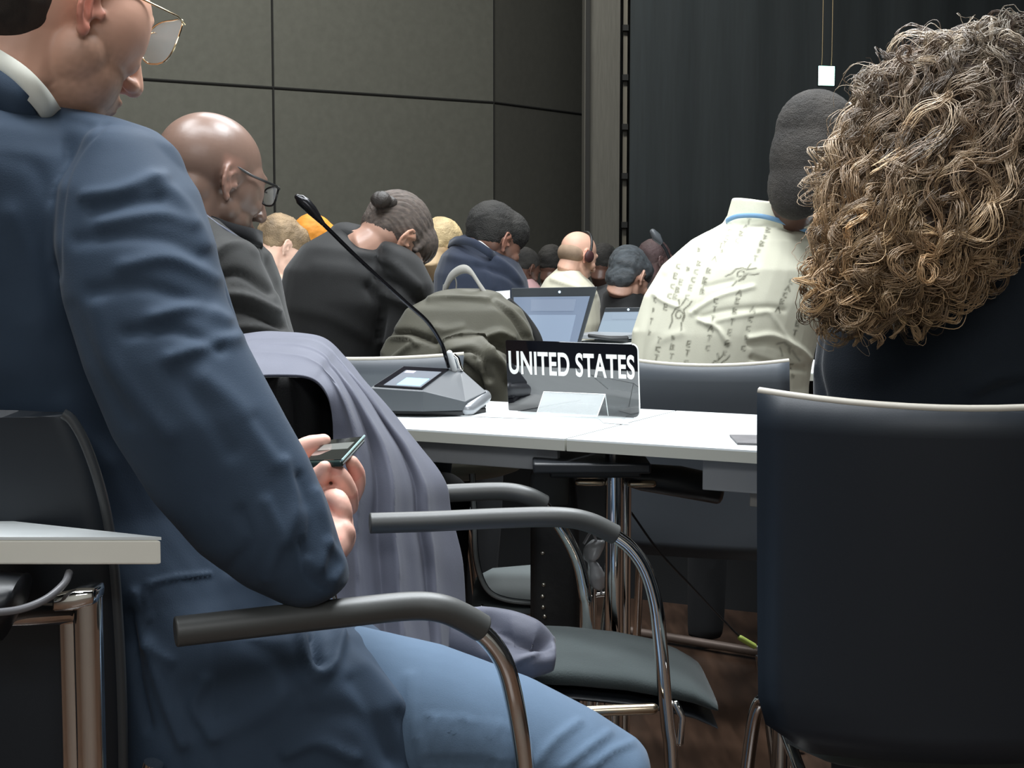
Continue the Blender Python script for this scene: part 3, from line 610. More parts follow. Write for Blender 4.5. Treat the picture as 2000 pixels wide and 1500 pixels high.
# laptops
def laptop(TLp, TRp, BLp, BRp, Y0, Y1, label, screen_cols, basez, lid='grey'):
    r = root('laptop', (at(*BLp, Y0) + at(*BRp, Y1)) / 2 * A(1, 1, 0) + A(0, 0, basez), label, 'laptop', 'laptops on the second desk')
    a, b, d = at(*TLp, Y0), at(*TRp, Y1), at(*BLp, Y0)
    n_ = nrm(np.cross(b - a, d - a)); n_ = n_ if n_[1] > 0 else -n_
    rc_ = FW * FPX + RT * (BRp[0] - 1000) + UP * (750 - BRp[1]); c = C0 + rc_ * (((a - C0) @ n_) / (rc_ @ n_))
    MB().prism([a, b, c, d], n_ * 0.006).build('lid', mat('laptop_dark', (0.04, 0.045, 0.05), 0.4), r, smooth=False, bevel=0.002)
    def q(u, v): return (a * (1 - u) + b * u) * (1 - v) + (d * (1 - u) + c * u) * v
    scr = MB().prism([q(0.03, 0.14), q(0.95, 0.14), q(0.95, 0.93), q(0.03, 0.93)], -n_ * 0.003).build('screen', mat('laptop_screen' + label[:6], (0.1, 0.12, 0.15), 0.2, emit=(screen_cols[0], 1.0)), r, smooth=False)
    MB().prism([q(0.05, 0.42), q(0.84, 0.42), q(0.84, 0.93), q(0.05, 0.93)], -n_ * 0.0048).build('window_pane', mat('laptop_page' + label[:6], (0.1, 0.12, 0.15), 0.2, emit=(screen_cols[1], 1.0)), scr, smooth=False)
    MB().prism([q(0.25, 0.18), q(0.8, 0.18), q(0.8, 0.36), q(0.25, 0.36)], -n_ * 0.0048).build('window_pane', mat('laptop_head' + label[:6], (0.1, 0.12, 0.15), 0.2, emit=(screen_cols[2], 1.0)), scr, smooth=False)
    MB().ell(q(0.58, 0.07) - n_ * 0.001, (0.004, 0.002, 0.004)).build('webcam', mat('webcam_dot', (0.5, 0.6, 0.7), 0.2, emit=((0.5, 0.7, 0.9), 1.0)), r)
    f = nrm((d - a) * A(1, 1, 0) + A(0.001, -1, 0)) * 0.2; z_ = A(0, 0, 1)
    d0 = A(d[0], d[1], basez + 0.014); c0 = A(c[0], c[1], basez + 0.014); ff = nrm(np.cross(c0 - d0, z_)); ff = ff if ff[1] < 0 else -ff
    MB().prism([d0, c0, c0 + ff * 0.2, d0 + ff * 0.2], (0, 0, -0.0135)).build('base', mat('laptop_base', (0.25, 0.26, 0.27), 0.4), r, smooth=False, bevel=0.002)
    return r
laptop((998, 563), (1166, 560), (1005, 686), (1128, 690), 4.72, 4.60, 'open laptop with blue-grey page on screen, above the name plate', ((0.10, 0.13, 0.19), (0.17, 0.22, 0.30), (0.13, 0.16, 0.22)), DT)
laptop((1182, 601), (1262, 600), (1160, 664), (1262, 664), 5.05, 4.98, 'darker laptop screen tucked beside the patterned shirt', ((0.20, 0.25, 0.30), (0.22, 0.28, 0.33), (0.21, 0.26, 0.31)), DT + 0.04)
# paper pile and dark folder below it
o = MB().box(at(1200, 672, 4.9) * A(1, 1, 0) + A(0.02, 0.0, DT + 0.015), (0.3, 0.2, 0.026)).build('document_pile', pap, None, smooth=False, loc=at(1200, 672, 4.9) * A(1, 1, 0) + A(0, 0, DT)); tag(o, 'stack of white documents below the darker laptop', 'papers')
o = MB().loft([(1150, 652, 1150, 660, 4.70, 0.03), (1190, 656, 1190, 665, 4.70, 0.04), (1225, 656, 1225, 668, 4.70, 0.04)], 12).build('pouch', mat('black_leather', (0.004, 0.004, 0.005), 0.6), None, loc=at(1190, 665, 4.86)); tag(o, 'thin black pouch lying before the darker laptop', 'pouch')
o = MB().prism([at(958, 570, 4.6), at(996, 567, 4.6), at(998, 700, 4.6), at(960, 700, 4.6)], A(0, 0.004, 0)).build('upright_paper', pap, None, smooth=False, loc=at(978, 600, 4.6)); tag(o, 'small upright white paper left of the lit laptop', 'paper')

# ------------------------------------------------------------------ people
def rgb(r, g, b): f = lambda c: (c / 255 / 12.92) if c / 255 <= 0.04045 else ((c / 255 + 0.055) / 1.055) ** 2.4; return (f(r), f(g), f(b))
SK_L = rgb(226, 176, 152); SK_D = rgb(112, 84, 72); SK_DD = rgb(92, 66, 56)
def chain(*fs):
    def g(V, N, C, px, py, face):
        for f in fs: V, C = f(V, N, C, px, py, face)
        return V, C
    return g
def person(px, py, Y, label, group=None):
    p = at(px, py, Y); return root('person', (p[0], p[1], 0), label, 'person', group)

# ---- 1. blue suit, phone
P1 = person(420, 1400, 1.82, 'person in a blue suit and thin gold glasses, looking down at a phone')
blue = fabric('blue_wool_suit', rgb(54, 68, 85), bump=(700, 0.3, 0.0008), var=0.05, sheen=0.06, rough=0.75)
H1 = Head((0, 0, 0), 41, 24, 0, 1.05).pin((0.083, -0.011, -0.036), at(163, 62, 1.66))
b = MB(); H1.build(b, fat=0.017); H1.neck(b, at(25, 240, 1.80), 0.060, 0.070)
b.loft([(-80, 250, 160, 250, 1.80, 0.3), (-140, 420, 260, 420, 1.82, 0.36), (-120, 700, 300, 700, 1.82, 0.34), (60, 1050, 420, 1050, 1.83, 0.32), (260, 1350, 480, 1340, 1.84, 0.30)], 24)
b.tube([at(230, 420, 1.62), at(380, 800, 1.57), at(545, 1090, 1.56), at(610, 1085, 1.60), at(652, 1048, 1.645)], [0.045, 0.042, 0.038, 0.033, 0.026], 14, dome=True)
b.tube([at(330, 450, 2.02), at(430, 800, 2.04), at(520, 1000, 2.00), at(570, 975, 1.88), at(604, 945, 1.745)], [0.045, 0.042, 0.038, 0.03, 0.025], 14, dome=True)
b.tube([at(640, 1075, 1.64), at(653, 1045, 1.645), at(655, 1015, 1.66)], [0.022, 0.024, 0.021], 12, dome=True)
def fing(mb, pts, r, d=1.0): mb.tube(curve2([at(*p) for p in pts], 12), np.interp(np.linspace(0, 1, len(curve2([at(*p) for p in pts], 12))), np.linspace(0, 1, len(r)), r) * d, 12, dome=True)
# near (right) hand: palm heel, then unequal curled fingers
b.ell(at(650, 1012, 1.665), (0.022, 0.026, 0.030)); b.ell(at(645, 985, 1.68), (0.018, 0.024, 0.022))
fing(b, [(640, 975, 1.665), (660, 975, 1.645), (673, 1000, 1.64), (672, 1018, 1.655)], [0.0115, 0.0115, 0.010, 0.009])
fing(b, [(645, 1030, 1.65), (668, 1030, 1.632), (680, 1042, 1.632), (672, 1054, 1.645)], [0.011, 0.0105, 0.0095, 0.008])
# far hand holding the phone: fingers over the near edge
fing(b, [(684, 990, 1.70), (680, 962, 1.685), (668, 935, 1.675), (655, 915, 1.672)], [0.0105, 0.0118, 0.0112, 0.0085])
fing(b, [(688, 975, 1.735), (697, 950, 1.725), (697, 925, 1.715), (687, 902, 1.705)], [0.0095, 0.0105, 0.0105, 0.0085])
fing(b, [(660, 1010, 1.70), (676, 985, 1.70), (684, 968, 1.70)], [0.012, 0.012, 0.010])
fing(b, [(612, 960, 1.69), (616, 940, 1.675), (628, 925, 1.665), (634, 912, 1.66)], [0.015, 0.0145, 0.0120, 0.0085])
b.ell(at(640, 950, 1.72), (0.026, 0.03, 0.022)); b.ell(at(615, 945, 1.725), (0.022, 0.03, 0.024))
# thumb over the left edge of the phone
fing(b, [(570, 905, 1.76), (585, 885, 1.755), (608, 868, 1.752), (634, 860, 1.750)], [0.018, 0.0155, 0.012, 0.0085])
def hands_col(V, N, C, px, py, face):
    k = (V[:, 2] < 0.95) & (px > 540)
    knu = k & (wobble(V, 160, 9) > 0.25)
    C[k, :3] = rgb(236, 184, 166); C[knu, :3] = rgb(232, 168, 152); return V, C
body1 = fuse('body', b, 0.0026, skin_l, P1, 11, base=SK_L, noise=((0.0004, 120, 2),),
             post=chain(H1.tint(SK_L, ear=rgb(222, 140, 120), beard=rgb(120, 98, 78), beardline=-0.012), hands_col))
for k in (-1, 1):
    e = MB().ell(H1.w(k * 0.031, 0.077, 0.016), np.array((0.0115, 0.0115, 0.0115))).build('eye', mat('eye_dark', (0.25, 0.2, 0.18), 0.2), P1)
hm = mat('dark_brown_hair', rgb(48, 40, 34), 0.6, var=0.4, stretch=(8, 8, 1), bump=(400, 0.8, 0.002))
h = MB(); H1.ell(h, (0, -0.026, 0.048), (0.080, 0.098, 0.086)); H1.ell(h, (0, -0.062, -0.012), (0.066, 0.056, 0.066)); H1.tube(h, [(-0.072, 0.02, 0.05), (-0.074, 0.022, 0.02)], [0.008, 0.004]); H1.tube(h, [(0.072, 0.02, 0.06), (0.0745, 0.020, 0.02)], [0.010, 0.004])
fuse('hair', h, 0.004, hm, P1, 3, noise=((0.0015, 200, 5),))
lens_m = mat('lens_glass', (0.85, 0.88, 0.9), 0.03, alpha=0.09, spec=1.0)
glasses(H1, P1, mat('gold_rim', (0.62, 0.50, 0.30), 0.2, 1.0), lens_m, slip=0.010, wd=0.032, ht=0.028, rt=0.0011, drop=-0.016)
# shirt collar, jacket collar
cl = [at(-70, 60, 1.66), at(-5, 94, 1.635), at(50, 130, 1.625), at(88, 168, 1.635), at(113, 205, 1.67), at(125, 228, 1.76), at(80, 215, 1.86), at(0, 130, 1.92), at(-60, 90, 1.90), at(-80, 70, 1.8)]
ribbon(cl, A(-0.38, 0.0, -0.62), 0.026, 'shirt_collar', fabric('white_cotton', rgb(238, 238, 226), bump=(600, 0.1, 0.0005)), P1, 0.003)
cj = [p + A(-0.016, -0.004, -0.012) for p in cl]
j = MB()
j.loft([(-90, 175, 120, 215, 1.79, 0.24), (-170, 215, 235, 262, 1.80, 0.40), (-220, 300, 285, 330, 1.80, 0.47), (-250, 430, 335, 430, 1.81, 0.49), (-250, 600, 380, 600, 1.82, 0.48), (-200, 800, 430, 800, 1.84, 0.43), (-60, 980, 480, 960, 1.85, 0.42), (120, 1110, 560, 1110, 1.85, 0.42), (238, 1220, 640, 1200, 1.84, 0.42), (248, 1340, 740, 1310, 1.83, 0.43), (250, 1450, 815, 1430, 1.82, 0.43), (254, 1560, 835, 1540, 1.82, 0.42)], 40)
j.loft([(240, 1170, 640, 1200, 1.77, 0.26), (246, 1260, 735, 1262, 1.765, 0.28), (250, 1340, 796, 1330, 1.76, 0.28), (252, 1430, 822, 1430, 1.76, 0.28), (256, 1580, 838, 1580, 1.76, 0.28)], 44, dome=False, e=0.5)
j.loft([(175, 275, 325, 287, 1.67, 0.16), (120, 372, 385, 374, 1.65, 0.20), (113, 480, 418, 480, 1.62, 0.19), (128, 590, 440, 586, 1.60, 0.18), (168, 720, 478, 668, 1.58, 0.17), (222, 850, 545, 790, 1.57, 0.165), (300, 975, 603, 893, 1.57, 0.155), (390, 1075, 640, 985, 1.57, 0.15), (480, 1140, 662, 1060, 1.575, 0.135), (560, 1176, 680, 1112, 1.58, 0.115)], 32)
j.tube([at(560, 1110, 1.60), at(600, 1085, 1.62), at(632, 1062, 1.64)], [0.055, 0.044, 0.036], 16, dome=False)
j.tube([at(20, 262, 1.74), at(110, 292, 1.71), at(200, 325, 1.69), at(260, 350, 1.67)], [0.042, 0.050, 0.058, 0.060], 20, dome=True)
j.tube([at(290, 430, 2.0), at(410, 760, 2.03), at(520, 960, 2.0), at(560, 965, 1.9), at(592, 950, 1.80)], [0.075, 0.065, 0.055, 0.042, 0.034], 16, dome=True)
F = [  # creases: line, height, width px
 ([(205, 245), (160, 290), (130, 350), (117, 440), (116, 540)], -0.0030, 5),
 ([(165, 382), (225, 374), (285, 352), (320, 345)], 0.0043, 13), ([(300, 352), (345, 385), (385, 440), (402, 480)], 0.0050, 15), ([(180, 410), (250, 398), (310, 392)], -0.0037, 14),
 ([(200, 438), (260, 424), (320, 420), (372, 440)], 0.0037, 14), ([(150, 470), (230, 462), (330, 470), (390, 500)], -0.0037, 16), ([(240, 520), (330, 505), (420, 545)], 0.0043, 15),
 ([(180, 570), (280, 560), (400, 600)], -0.0037, 16), ([(300, 620), (380, 600), (440, 625)], 0.0056, 15), ([(250, 650), (340, 645), (430, 680)], -0.0043, 14), ([(330, 700), (410, 672), (462, 660)], 0.0050, 14),
 ([(190, 600), (215, 700), (280, 790), (330, 850)], 0.0031, 18), ([(140, 600), (190, 720), (250, 820)], -0.0025, 14), ([(345, 730), (400, 800), (450, 880)], -0.0031, 20),
 ([(400, 740), (470, 800), (540, 900)], 0.0037, 22), ([(500, 820), (560, 900), (590, 980)], -0.0025, 16), ([(560, 900), (578, 980), (560, 1060)], 0.0037, 12), ([(588, 930), (610, 1000), (604, 1080)], -0.0037, 10),
 ([(620, 960), (640, 1040), (625, 1110)], 0.0037, 9), ([(520, 980), (545, 1050), (520, 1130)], 0.0031, 12), ([(470, 1000), (490, 1060), (450, 1110)], -0.0031, 12), ([(640, 1060), (668, 1100), (650, 1135)], 0.0037, 9), ([(590, 1060), (600, 1120), (640, 1150)], -0.0031, 8),
 ([(0, 250), (90, 262), (150, 260)], 0.0025, 20), ([(0, 300), (60, 320), (100, 380)], -0.0019, 20), ([(20, 420), (60, 520), (90, 640)], 0.0031, 24), ([(0, 560), (50, 660), (110, 760)], -0.0031, 26), ([(60, 640), (120, 780), (200, 900)], 0.0031, 24),
 ([(60, 195), (110, 215), (190, 240)], 0.0025, 8),
 # skirt: pocket flap, vent, hanging folds
 ([(288, 1140), (340, 1128), (410, 1120)], 0.0019, 4), ([(288, 1146), (286, 1180), (292, 1210)], 0.0019, 4), ([(262, 1160), (280, 1240), (330, 1290)], 0.0037, 12), ([(258, 1200), (268, 1320), (290, 1420)], -0.0037, 10), ([(290, 1260), (330, 1380), (360, 1450)], 0.0050, 14),
 ([(415, 1250), (416, 1350), (424, 1500)], -0.0011, 4), ([(400, 1330), (380, 1380), (420, 1440)], 0.0031, 12), ([(585, 1240), (600, 1290), (622, 1318), (650, 1300), (660, 1250)], 0.0056, 11), ([(612, 1240), (622, 1290)], -0.0074, 9),
 ([(655, 1250), (720, 1310), (800, 1400)], 0.0050, 14), ([(690, 1330), (740, 1400), (780, 1490)], -0.0031, 18), ([(420, 1440), (500, 1400), (600, 1330)], 0.0025, 20), ([(600, 1400), (700, 1400), (760, 1480)], -0.0037, 26), ([(640, 1250), (760, 1250), (808, 1330)], 0.0025, 16), ([(560, 1470), (620, 1450), (690, 1480)], 0.0037, 14), ([(480, 1250), (540, 1290), (580, 1350)], -0.0031, 22)]
F = [(l, h * (1.9 if min(q[1] for q in l) > 1110 else 1.1), w_) for l, h, w_ in F]
fuse('jacket', j, 0.0046, blue, P1, 12, folds=F, noise=((0.0012, 22, 11), (0.0007, 60, 12)))
ribbon(cj, A(-0.42, -0.05, -0.62), 0.034, 'jacket_collar', blue, P1, 0.006)
tr = MB(); tro = fabric('blue_wool_trousers', rgb(86, 105, 126), bump=(700, 0.3, 0.0008), var=0.05, sheen=0.1)
tr.loft([(330, 1260, 330, 1520, 1.80, 0.2), (520, 1225, 500, 1540, 1.79, 0.21), (700, 1226, 660, 1560, 1.78, 0.20), (860, 1262, 820, 1570, 1.76, 0.19), (1040, 1330, 960, 1590, 1.75, 0.18), (1160, 1392, 1090, 1600, 1.74, 0.17), (1250, 1450, 1180, 1640, 1.74, 0.16)], 30)
k1 = at(1205, 1560, 1.74); tr.tube([k1, k1 + A(0.03, 0, -0.12), A(k1[0] + 0.02, 1.74, 0.03)], [0.075, 0.068, 0.055], 16, dome=False)
kf = at(1120, 1500, 2.02); tr.tube([at(420, 1400, 2.0), at(780, 1440, 2.02), kf], [0.085, 0.08, 0.065], 16, dome=True); tr.tube([kf, A(kf[0] + 0.02, 2.0, 0.03)], [0.065, 0.05], 14, dome=False)
FT = [([(x, 1395 + dy), (x + 6, 1440 + dy), (x, 1478 + dy)], 0.003, 5) for x, dy in ((835, 0), (850, 6), (866, 3), (884, 8), (905, 5), (925, 12), (950, 12), (975, 18), (1000, 20))] + [([(1040, 1500), (1080, 1450), (1130, 1410)], 0.004, 8), ([(1100, 1500), (1150, 1460), (1190, 1430)], 0.004, 7), ([(1150, 1500), (1200, 1465), (1235, 1450)], 0.004, 7), ([(800, 1320), (806, 1400), (830, 1500)], 0.004, 8), ([(830, 1484), (960, 1492), (1030, 1500)], -0.003, 4)]
fuse('trousers', tr, 0.006, tro, P1, 6, folds=FT, noise=((0.001, 30, 5),))
# phone in his hands
q = [at(595, 902, 1.67), at(634, 860, 1.775), at(712, 852, 1.765), at(668, 900, 1.655)]; cph = sum(q) / 4
ph = root('smartphone', cph, 'black smartphone held in the hands of the blue-suited person', 'phone')
up_ = nrm(np.cross(q[3] - q[0], q[1] - q[0])); up_ = up_ if up_[2] > 0 else -up_
MB().prism(q, -up_ * 0.008).build('case', mat('phone_case', (0.02, 0.035, 0.03), 0.2), ph, smooth=False, bevel=0.003)
qi = [cph + (p - cph) * 0.93 + up_ * 0.0002 for p in q]; MB().prism(qi, up_ * 0.0006).build('screen', mat('phone_screen', (0.012, 0.014, 0.014), 0.05, spec=0.8), ph, smooth=False)
qq = lambda u, v: (qi[0] * (1 - u) + qi[3] * u) * (1 - v) + (qi[1] * (1 - u) + qi[2] * u) * v + up_ * 0.0009
MB().prism([qq(.06, .45), qq(.9, .45), qq(.92, .75), qq(.1, .75)], up_ * 0.0002).build('screen_content', mat('phone_content', (0.1, 0.1, 0.1), 0.2, emit=((0.14, 0.16, 0.14), 0.7)), ph, smooth=False)
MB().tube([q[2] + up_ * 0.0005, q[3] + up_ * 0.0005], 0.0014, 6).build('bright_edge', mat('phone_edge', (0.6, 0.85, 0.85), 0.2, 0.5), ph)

# ---- coat over the second chair
ct = root('coat', at(700, 900, 2.2) * A(1, 1, 0) + A(0, 0, 0.45), 'grey-blue coat draped over the backrest of the padded armchair', 'coat')
coat_m = fabric('grey_blue_coat', rgb(98, 100, 112), bump=(500, 0.25, 0.0008), var=0.06, sheen=0.12, rough=0.6)
R_ = curve2([(440, 662, 2.50), (480, 652, 2.52), (550, 650, 2.53), (625, 658, 2.52), (668, 692, 2.48), (710, 740, 2.44), (765, 805, 2.42), (825, 875, 2.42), (869, 940, 2.42), (880, 1000, 2.42), (900, 1085, 2.42), (906, 1170, 2.41), (912, 1240, 2.40), (915, 1300, 2.38)], 130)
L_ = curve2([(430, 742, 2.22), (480, 738, 2.24), (530, 735, 2.25), (580, 735, 2.25), (618, 746, 2.25), (640, 775, 2.24), (649, 820, 2.24), (650, 880, 2.24), (645, 960, 2.22), (648, 1030, 2.21), (650, 1090, 2.20), (655, 1160, 2.19), (660, 1230, 2.17), (665, 1300, 2.15)], 130)
G = []
nn_ = min(len(R_), len(L_))
for i in range(nn_):
    t = i / (nn_ - 1); row = []
    for u in np.linspace(0, 1, 170):
        p = L_[i] * (1 - u) + R_[i] * u; bulge = 0.05 * math.sin(math.pi * u) * (0.6 + t)
        fold = 0.0
        amp = 0.003 + 0.020 * min(1, t * 1.6)
        for (cb, ct_, wd, hgt) in ((0.20, 0.55, 0.035, 1.0), (0.52, 0.74, 0.034, 1.2), (0.80, 0.90, 0.030, 0.9)):
            c = ct_ + (cb - ct_) * min(1, t * 1.35) ** 0.8 + 0.012 * math.sin(t * 8 + cb * 20)
            dl_ = (u - c) / wd; fold += hgt * math.exp(0.6 - math.sqrt(dl_ * dl_ + 0.4) * (1.0 if dl_ > 0 else 0.42))
        for (cb, ct_, wd, hgt) in ((0.36, 0.66, 0.06, -0.6), (0.70, 0.84, 0.05, -0.8)):
            c = ct_ + (cb - ct_) * min(1, t * 1.35) ** 0.8; fold += hgt * math.exp(-((u - c) / wd) ** 2)
        Y = p[2] - bulge - amp * fold
        row.append(at(p[0], p[1] - (8 * math.sin(math.pi * u) if t < 0.3 else 0), Y))
    G.append(row)
o = MB().grid(G).build('drape', coat_m, ct, solid=0.005); 
def crumple(o, amps):
    me = o.data; n = len(me.vertices); V = np.empty(n * 3); me.vertices.foreach_get('co', V); V = V.reshape(-1, 3); N = np.empty(n * 3); me.vertices.foreach_get('normal', N); N = N.reshape(-1, 3)
    for a, sc, sd in amps: V = V + N * (a * wobble(V, sc, sd))[:, None]
    me.vertices.foreach_set('co', V.ravel()); me.update()
crumple(o, ((0.004, 25, 3), (0.002, 60, 4))); q_ = o.modifiers.new('relax', 'SMOOTH'); q_.iterations = 8; q_.factor = 0.5
# black sheet put in for the shade of the hollow under the coat, and sleeve lying on the seat
G = [[at(430 + 238 * u, 745 + 600 * v - 8 * math.sin(3 * u), 2.30 + 0.05 * math.sin(u * 9)) for u in np.linspace(0, 1, 30)] for v in np.linspace(0, 1, 30)]
MB().grid(G).build('shade_sheet', fabric('black_shade_sheet', (0.006, 0.006, 0.006)), ct, solid=0.004)
s = MB(); s.loft([(880, 1182, 880, 1290, 2.22, 0.12), (940, 1184, 930, 1305, 2.20, 0.14), (1000, 1194, 985, 1322, 2.17, 0.14), (1050, 1215, 1035, 1322, 2.15, 0.12), (1090, 1248, 1080, 1308, 2.14, 0.07)], 26, dome=False)
sl = fuse('sleeve', s, 0.004, coat_m, ct, 4, folds=(([(930, 1200), (1000, 1235), (1075, 1252)], -0.02, 16), ([(960, 1250), (1010, 1260), (1060, 1262)], -0.02, 18), ([(990, 1300), (1030, 1280), (1080, 1262)], 0.010, 8), ([(940, 1188), (1020, 1205), (1085, 1240)], 0.006, 7)), noise=((0.003, 50, 2),))

# ---- 2. bald person, dark jacket
P2 = person(430, 700, 2.98, 'bald person with black-rimmed glasses in a dark jacket, facing right')
H2 = Head(at(432, 325, 2.95), 50, 17, 2, 1.04)
H2.pin((0.084, -0.012, 0.0), at(451, 352, 2.88))
b = MB(); H2.build(b, fat=0.009); H2.neck(b, at(405, 470, 3.02), 0.070, 0.08); H2.ell(b, (0, -0.02, 0.04), (0.084, 0.104, 0.092)); H2.ell(b, (0, -0.05, -0.02), (0.066, 0.055, 0.07))
b.loft([(330, 470, 470, 470, 3.02, 0.26), (330, 600, 500, 600, 3.02, 0.3), (370, 800, 530, 800, 3.03, 0.28)], 20)
fuse('body', b, 0.0036, skin_d, P2, 9, base=rgb(122, 98, 86), noise=((0.0006, 90, 3),), post=H2.tint(SK_D, ear=rgb(148, 112, 98)))
glasses(H2, P2, mat('black_rim', (0.01, 0.01, 0.01), 0.3), lens_m, slip=0.006, wd=0.026, ht=0.019, rt=0.0022)
dk = fabric('dark_charcoal_cloth', rgb(52, 52, 51), rough=0.7, sheen=0.12)
j = MB(); j.loft([(338, 425, 492, 458, 3.02, 0.26), (325, 465, 528, 500, 3.02, 0.40), (320, 530, 545, 545, 3.02, 0.46), (330, 600, 556, 600, 3.02, 0.46), (350, 680, 574, 662, 3.02, 0.44), (380, 800, 590, 800, 3.02, 0.42), (400, 1000, 590, 1000, 3.02, 0.40)], 34)
j.loft([(375, 430, 440, 440, 2.88, 0.16), (350, 500, 500, 490, 2.86, 0.2), (360, 600, 545, 580, 2.85, 0.2), (380, 720, 575, 680, 2.84, 0.18)], 24)
fuse('jacket', j, 0.0075, dk, P2, 6, folds=(([(415, 500), (440, 480), (480, 478), (520, 500)], 0.012, 9), ([(420, 545), (470, 535), (530, 570)], -0.012, 9), ([(425, 575), (480, 580), (540, 610)], 0.013, 9), ([(430, 600), (490, 610), (550, 640)], -0.012, 8), ([(440, 640), (500, 640), (560, 655)], 0.01, 9), ([(500, 470), (520, 510), (542, 560)], -0.008, 6), ([(400, 440), (415, 520), (430, 620)], 0.008, 9)), noise=((0.002, 30, 4),))
legs(at(470, 900, 3.05), 60, mat('dark_trousers', (0.012, 0.013, 0.015), 0.9), P2)
cc = [at(330, 400, 3.02), at(370, 408, 2.92), at(410, 420, 2.88), at(455, 436, 2.88), at(500, 448, 2.93), at(505, 452, 3.05), at(440, 430, 3.14), at(350, 405, 3.14)]
ribbon(cc, A(0.01, 0, -1), 0.030, 'jacket_collar', fabric('black_collar', (0.006, 0.006, 0.007)), P2, 0.006)
ribbon([at(395, 412, 2.87), at(415, 428, 2.84), at(440, 445, 2.84), at(465, 462, 2.87)], A(0.1, 0, -1), 0.006, 'collar_trim', mat('collar_piping', (0.12, 0.13, 0.17), 0.5), P2, 0.003)

# ---- 3. bun, black suit
P3 = person(690, 800, 3.9, 'person with a small hair bun and black jacket, bent over facing away')
H3 = Head(at(785, 440, 3.85), 55, 52, 0, 1.0); H3.pin((0.084, -0.012, 0.0), at(795, 468, 3.80))
b = MB(); H3.build(b); H3.neck(b, at(690, 488, 3.92), 0.058, 0.062)
b.loft([(600, 490, 760, 490, 3.92, 0.26), (590, 600, 790, 600, 3.92, 0.28), (600, 720, 760, 720, 3.93, 0.26)], 18)
fuse('body', b, 0.0045, skin_d, P3, 4, base=rgb(176, 138, 120), post=H3.tint(SK_L, ear=rgb(190, 140, 116)))
brown_h = mat('tied_brown_hair', rgb(86, 74, 66), 0.5, var=0.45, stretch=(3, 9, 9), bump=(300, 0.8, 0.002))
h = MB(); H3.ell(h, (0, -0.024, 0.042), (0.082, 0.098, 0.090)); H3.ell(h, (0, -0.05, 0.012), (0.070, 0.062, 0.06)); H3.ell(h, (0, 0.03, 0.05), (0.078, 0.07, 0.062)); H3.tube(h, [(0.068, 0.03, 0.04), (0.071, 0.03, 0.01)], [0.012, 0.008])
def streak(H, amp=0.0011, f=420):
    def g(V, N, C, px, py, face):
        L = H.loc(V); a = np.arctan2(L[:, 0], L[:, 2] + 0.02); V = V + N * (amp * np.sin(a * 46 + 2 * np.sin(L[:, 1] * 60)) + amp * 0.6 * np.sin(a * 97 + 1))[:, None]; return V, C
    return g
fuse('hair', h, 0.004, brown_h, P3, 3, post=streak(H3))
h = MB(); h.ell(at(744, 390, 3.80), (0.027, 0.026, 0.022)); h.ell(at(760, 396, 3.82), (0.022, 0.02, 0.018)); fuse('hair_bun', h, 0.003, mat('bun_dark_hair', rgb(50, 44, 40), 0.5, var=0.4, bump=(300, 0.9, 0.002)), P3, 3, noise=((0.0015, 260, 4),))
bk = fabric('black_suit_cloth', rgb(38, 38, 38), rough=0.75, sheen=0.1)
j = MB(); j.loft([(645, 448, 738, 470, 3.92, 0.18), (592, 478, 790, 500, 3.92, 0.34), (556, 525, 835, 545, 3.92, 0.42), (546, 580, 845, 595, 3.92, 0.44), (552, 650, 800, 655, 3.93, 0.42), (568, 720, 770, 720, 3.93, 0.40), (585, 900, 760, 900, 3.93, 0.38)], 34)
j.loft([(740, 480, 828, 515, 3.80, 0.18), (752, 540, 850, 560, 3.78, 0.18), (752, 600, 842, 620, 3.78, 0.16), (740, 660, 810, 670, 3.79, 0.15)], 22)
fuse('jacket', j, 0.0085, bk, P3, 6, folds=(([(700, 500), (760, 510), (815, 560)], 0.012, 9), ([(735, 540), (780, 560), (830, 600)], -0.014, 9), ([(750, 575), (790, 590), (835, 625)], 0.014, 8), ([(720, 560), (745, 600), (740, 660)], -0.014, 9), ([(620, 520), (700, 530), (740, 560)], 0.005, 14), ([(570, 600), (650, 620), (720, 660)], 0.005, 14)), noise=((0.002, 26, 2),))
ribbon([at(645, 452, 4.0), at(655, 446, 3.88), at(690, 452, 3.82), at(735, 468, 3.80), at(760, 478, 3.88)], A(-0.2, 0, -1), 0.035, 'jacket_collar', bk, P3, 0.006)
ribbon([at(693, 449, 3.90), at(708, 452, 3.845), at(725, 460, 3.83), at(742, 470, 3.86)], A(0.1, 0, -1), 0.010, 'shirt_collar', mat('shirt_cream', (0.75, 0.7, 0.6), 0.7), P3, 0.003)
legs(at(680, 900, 3.95), 40, MATS['dark_trousers'], P3)

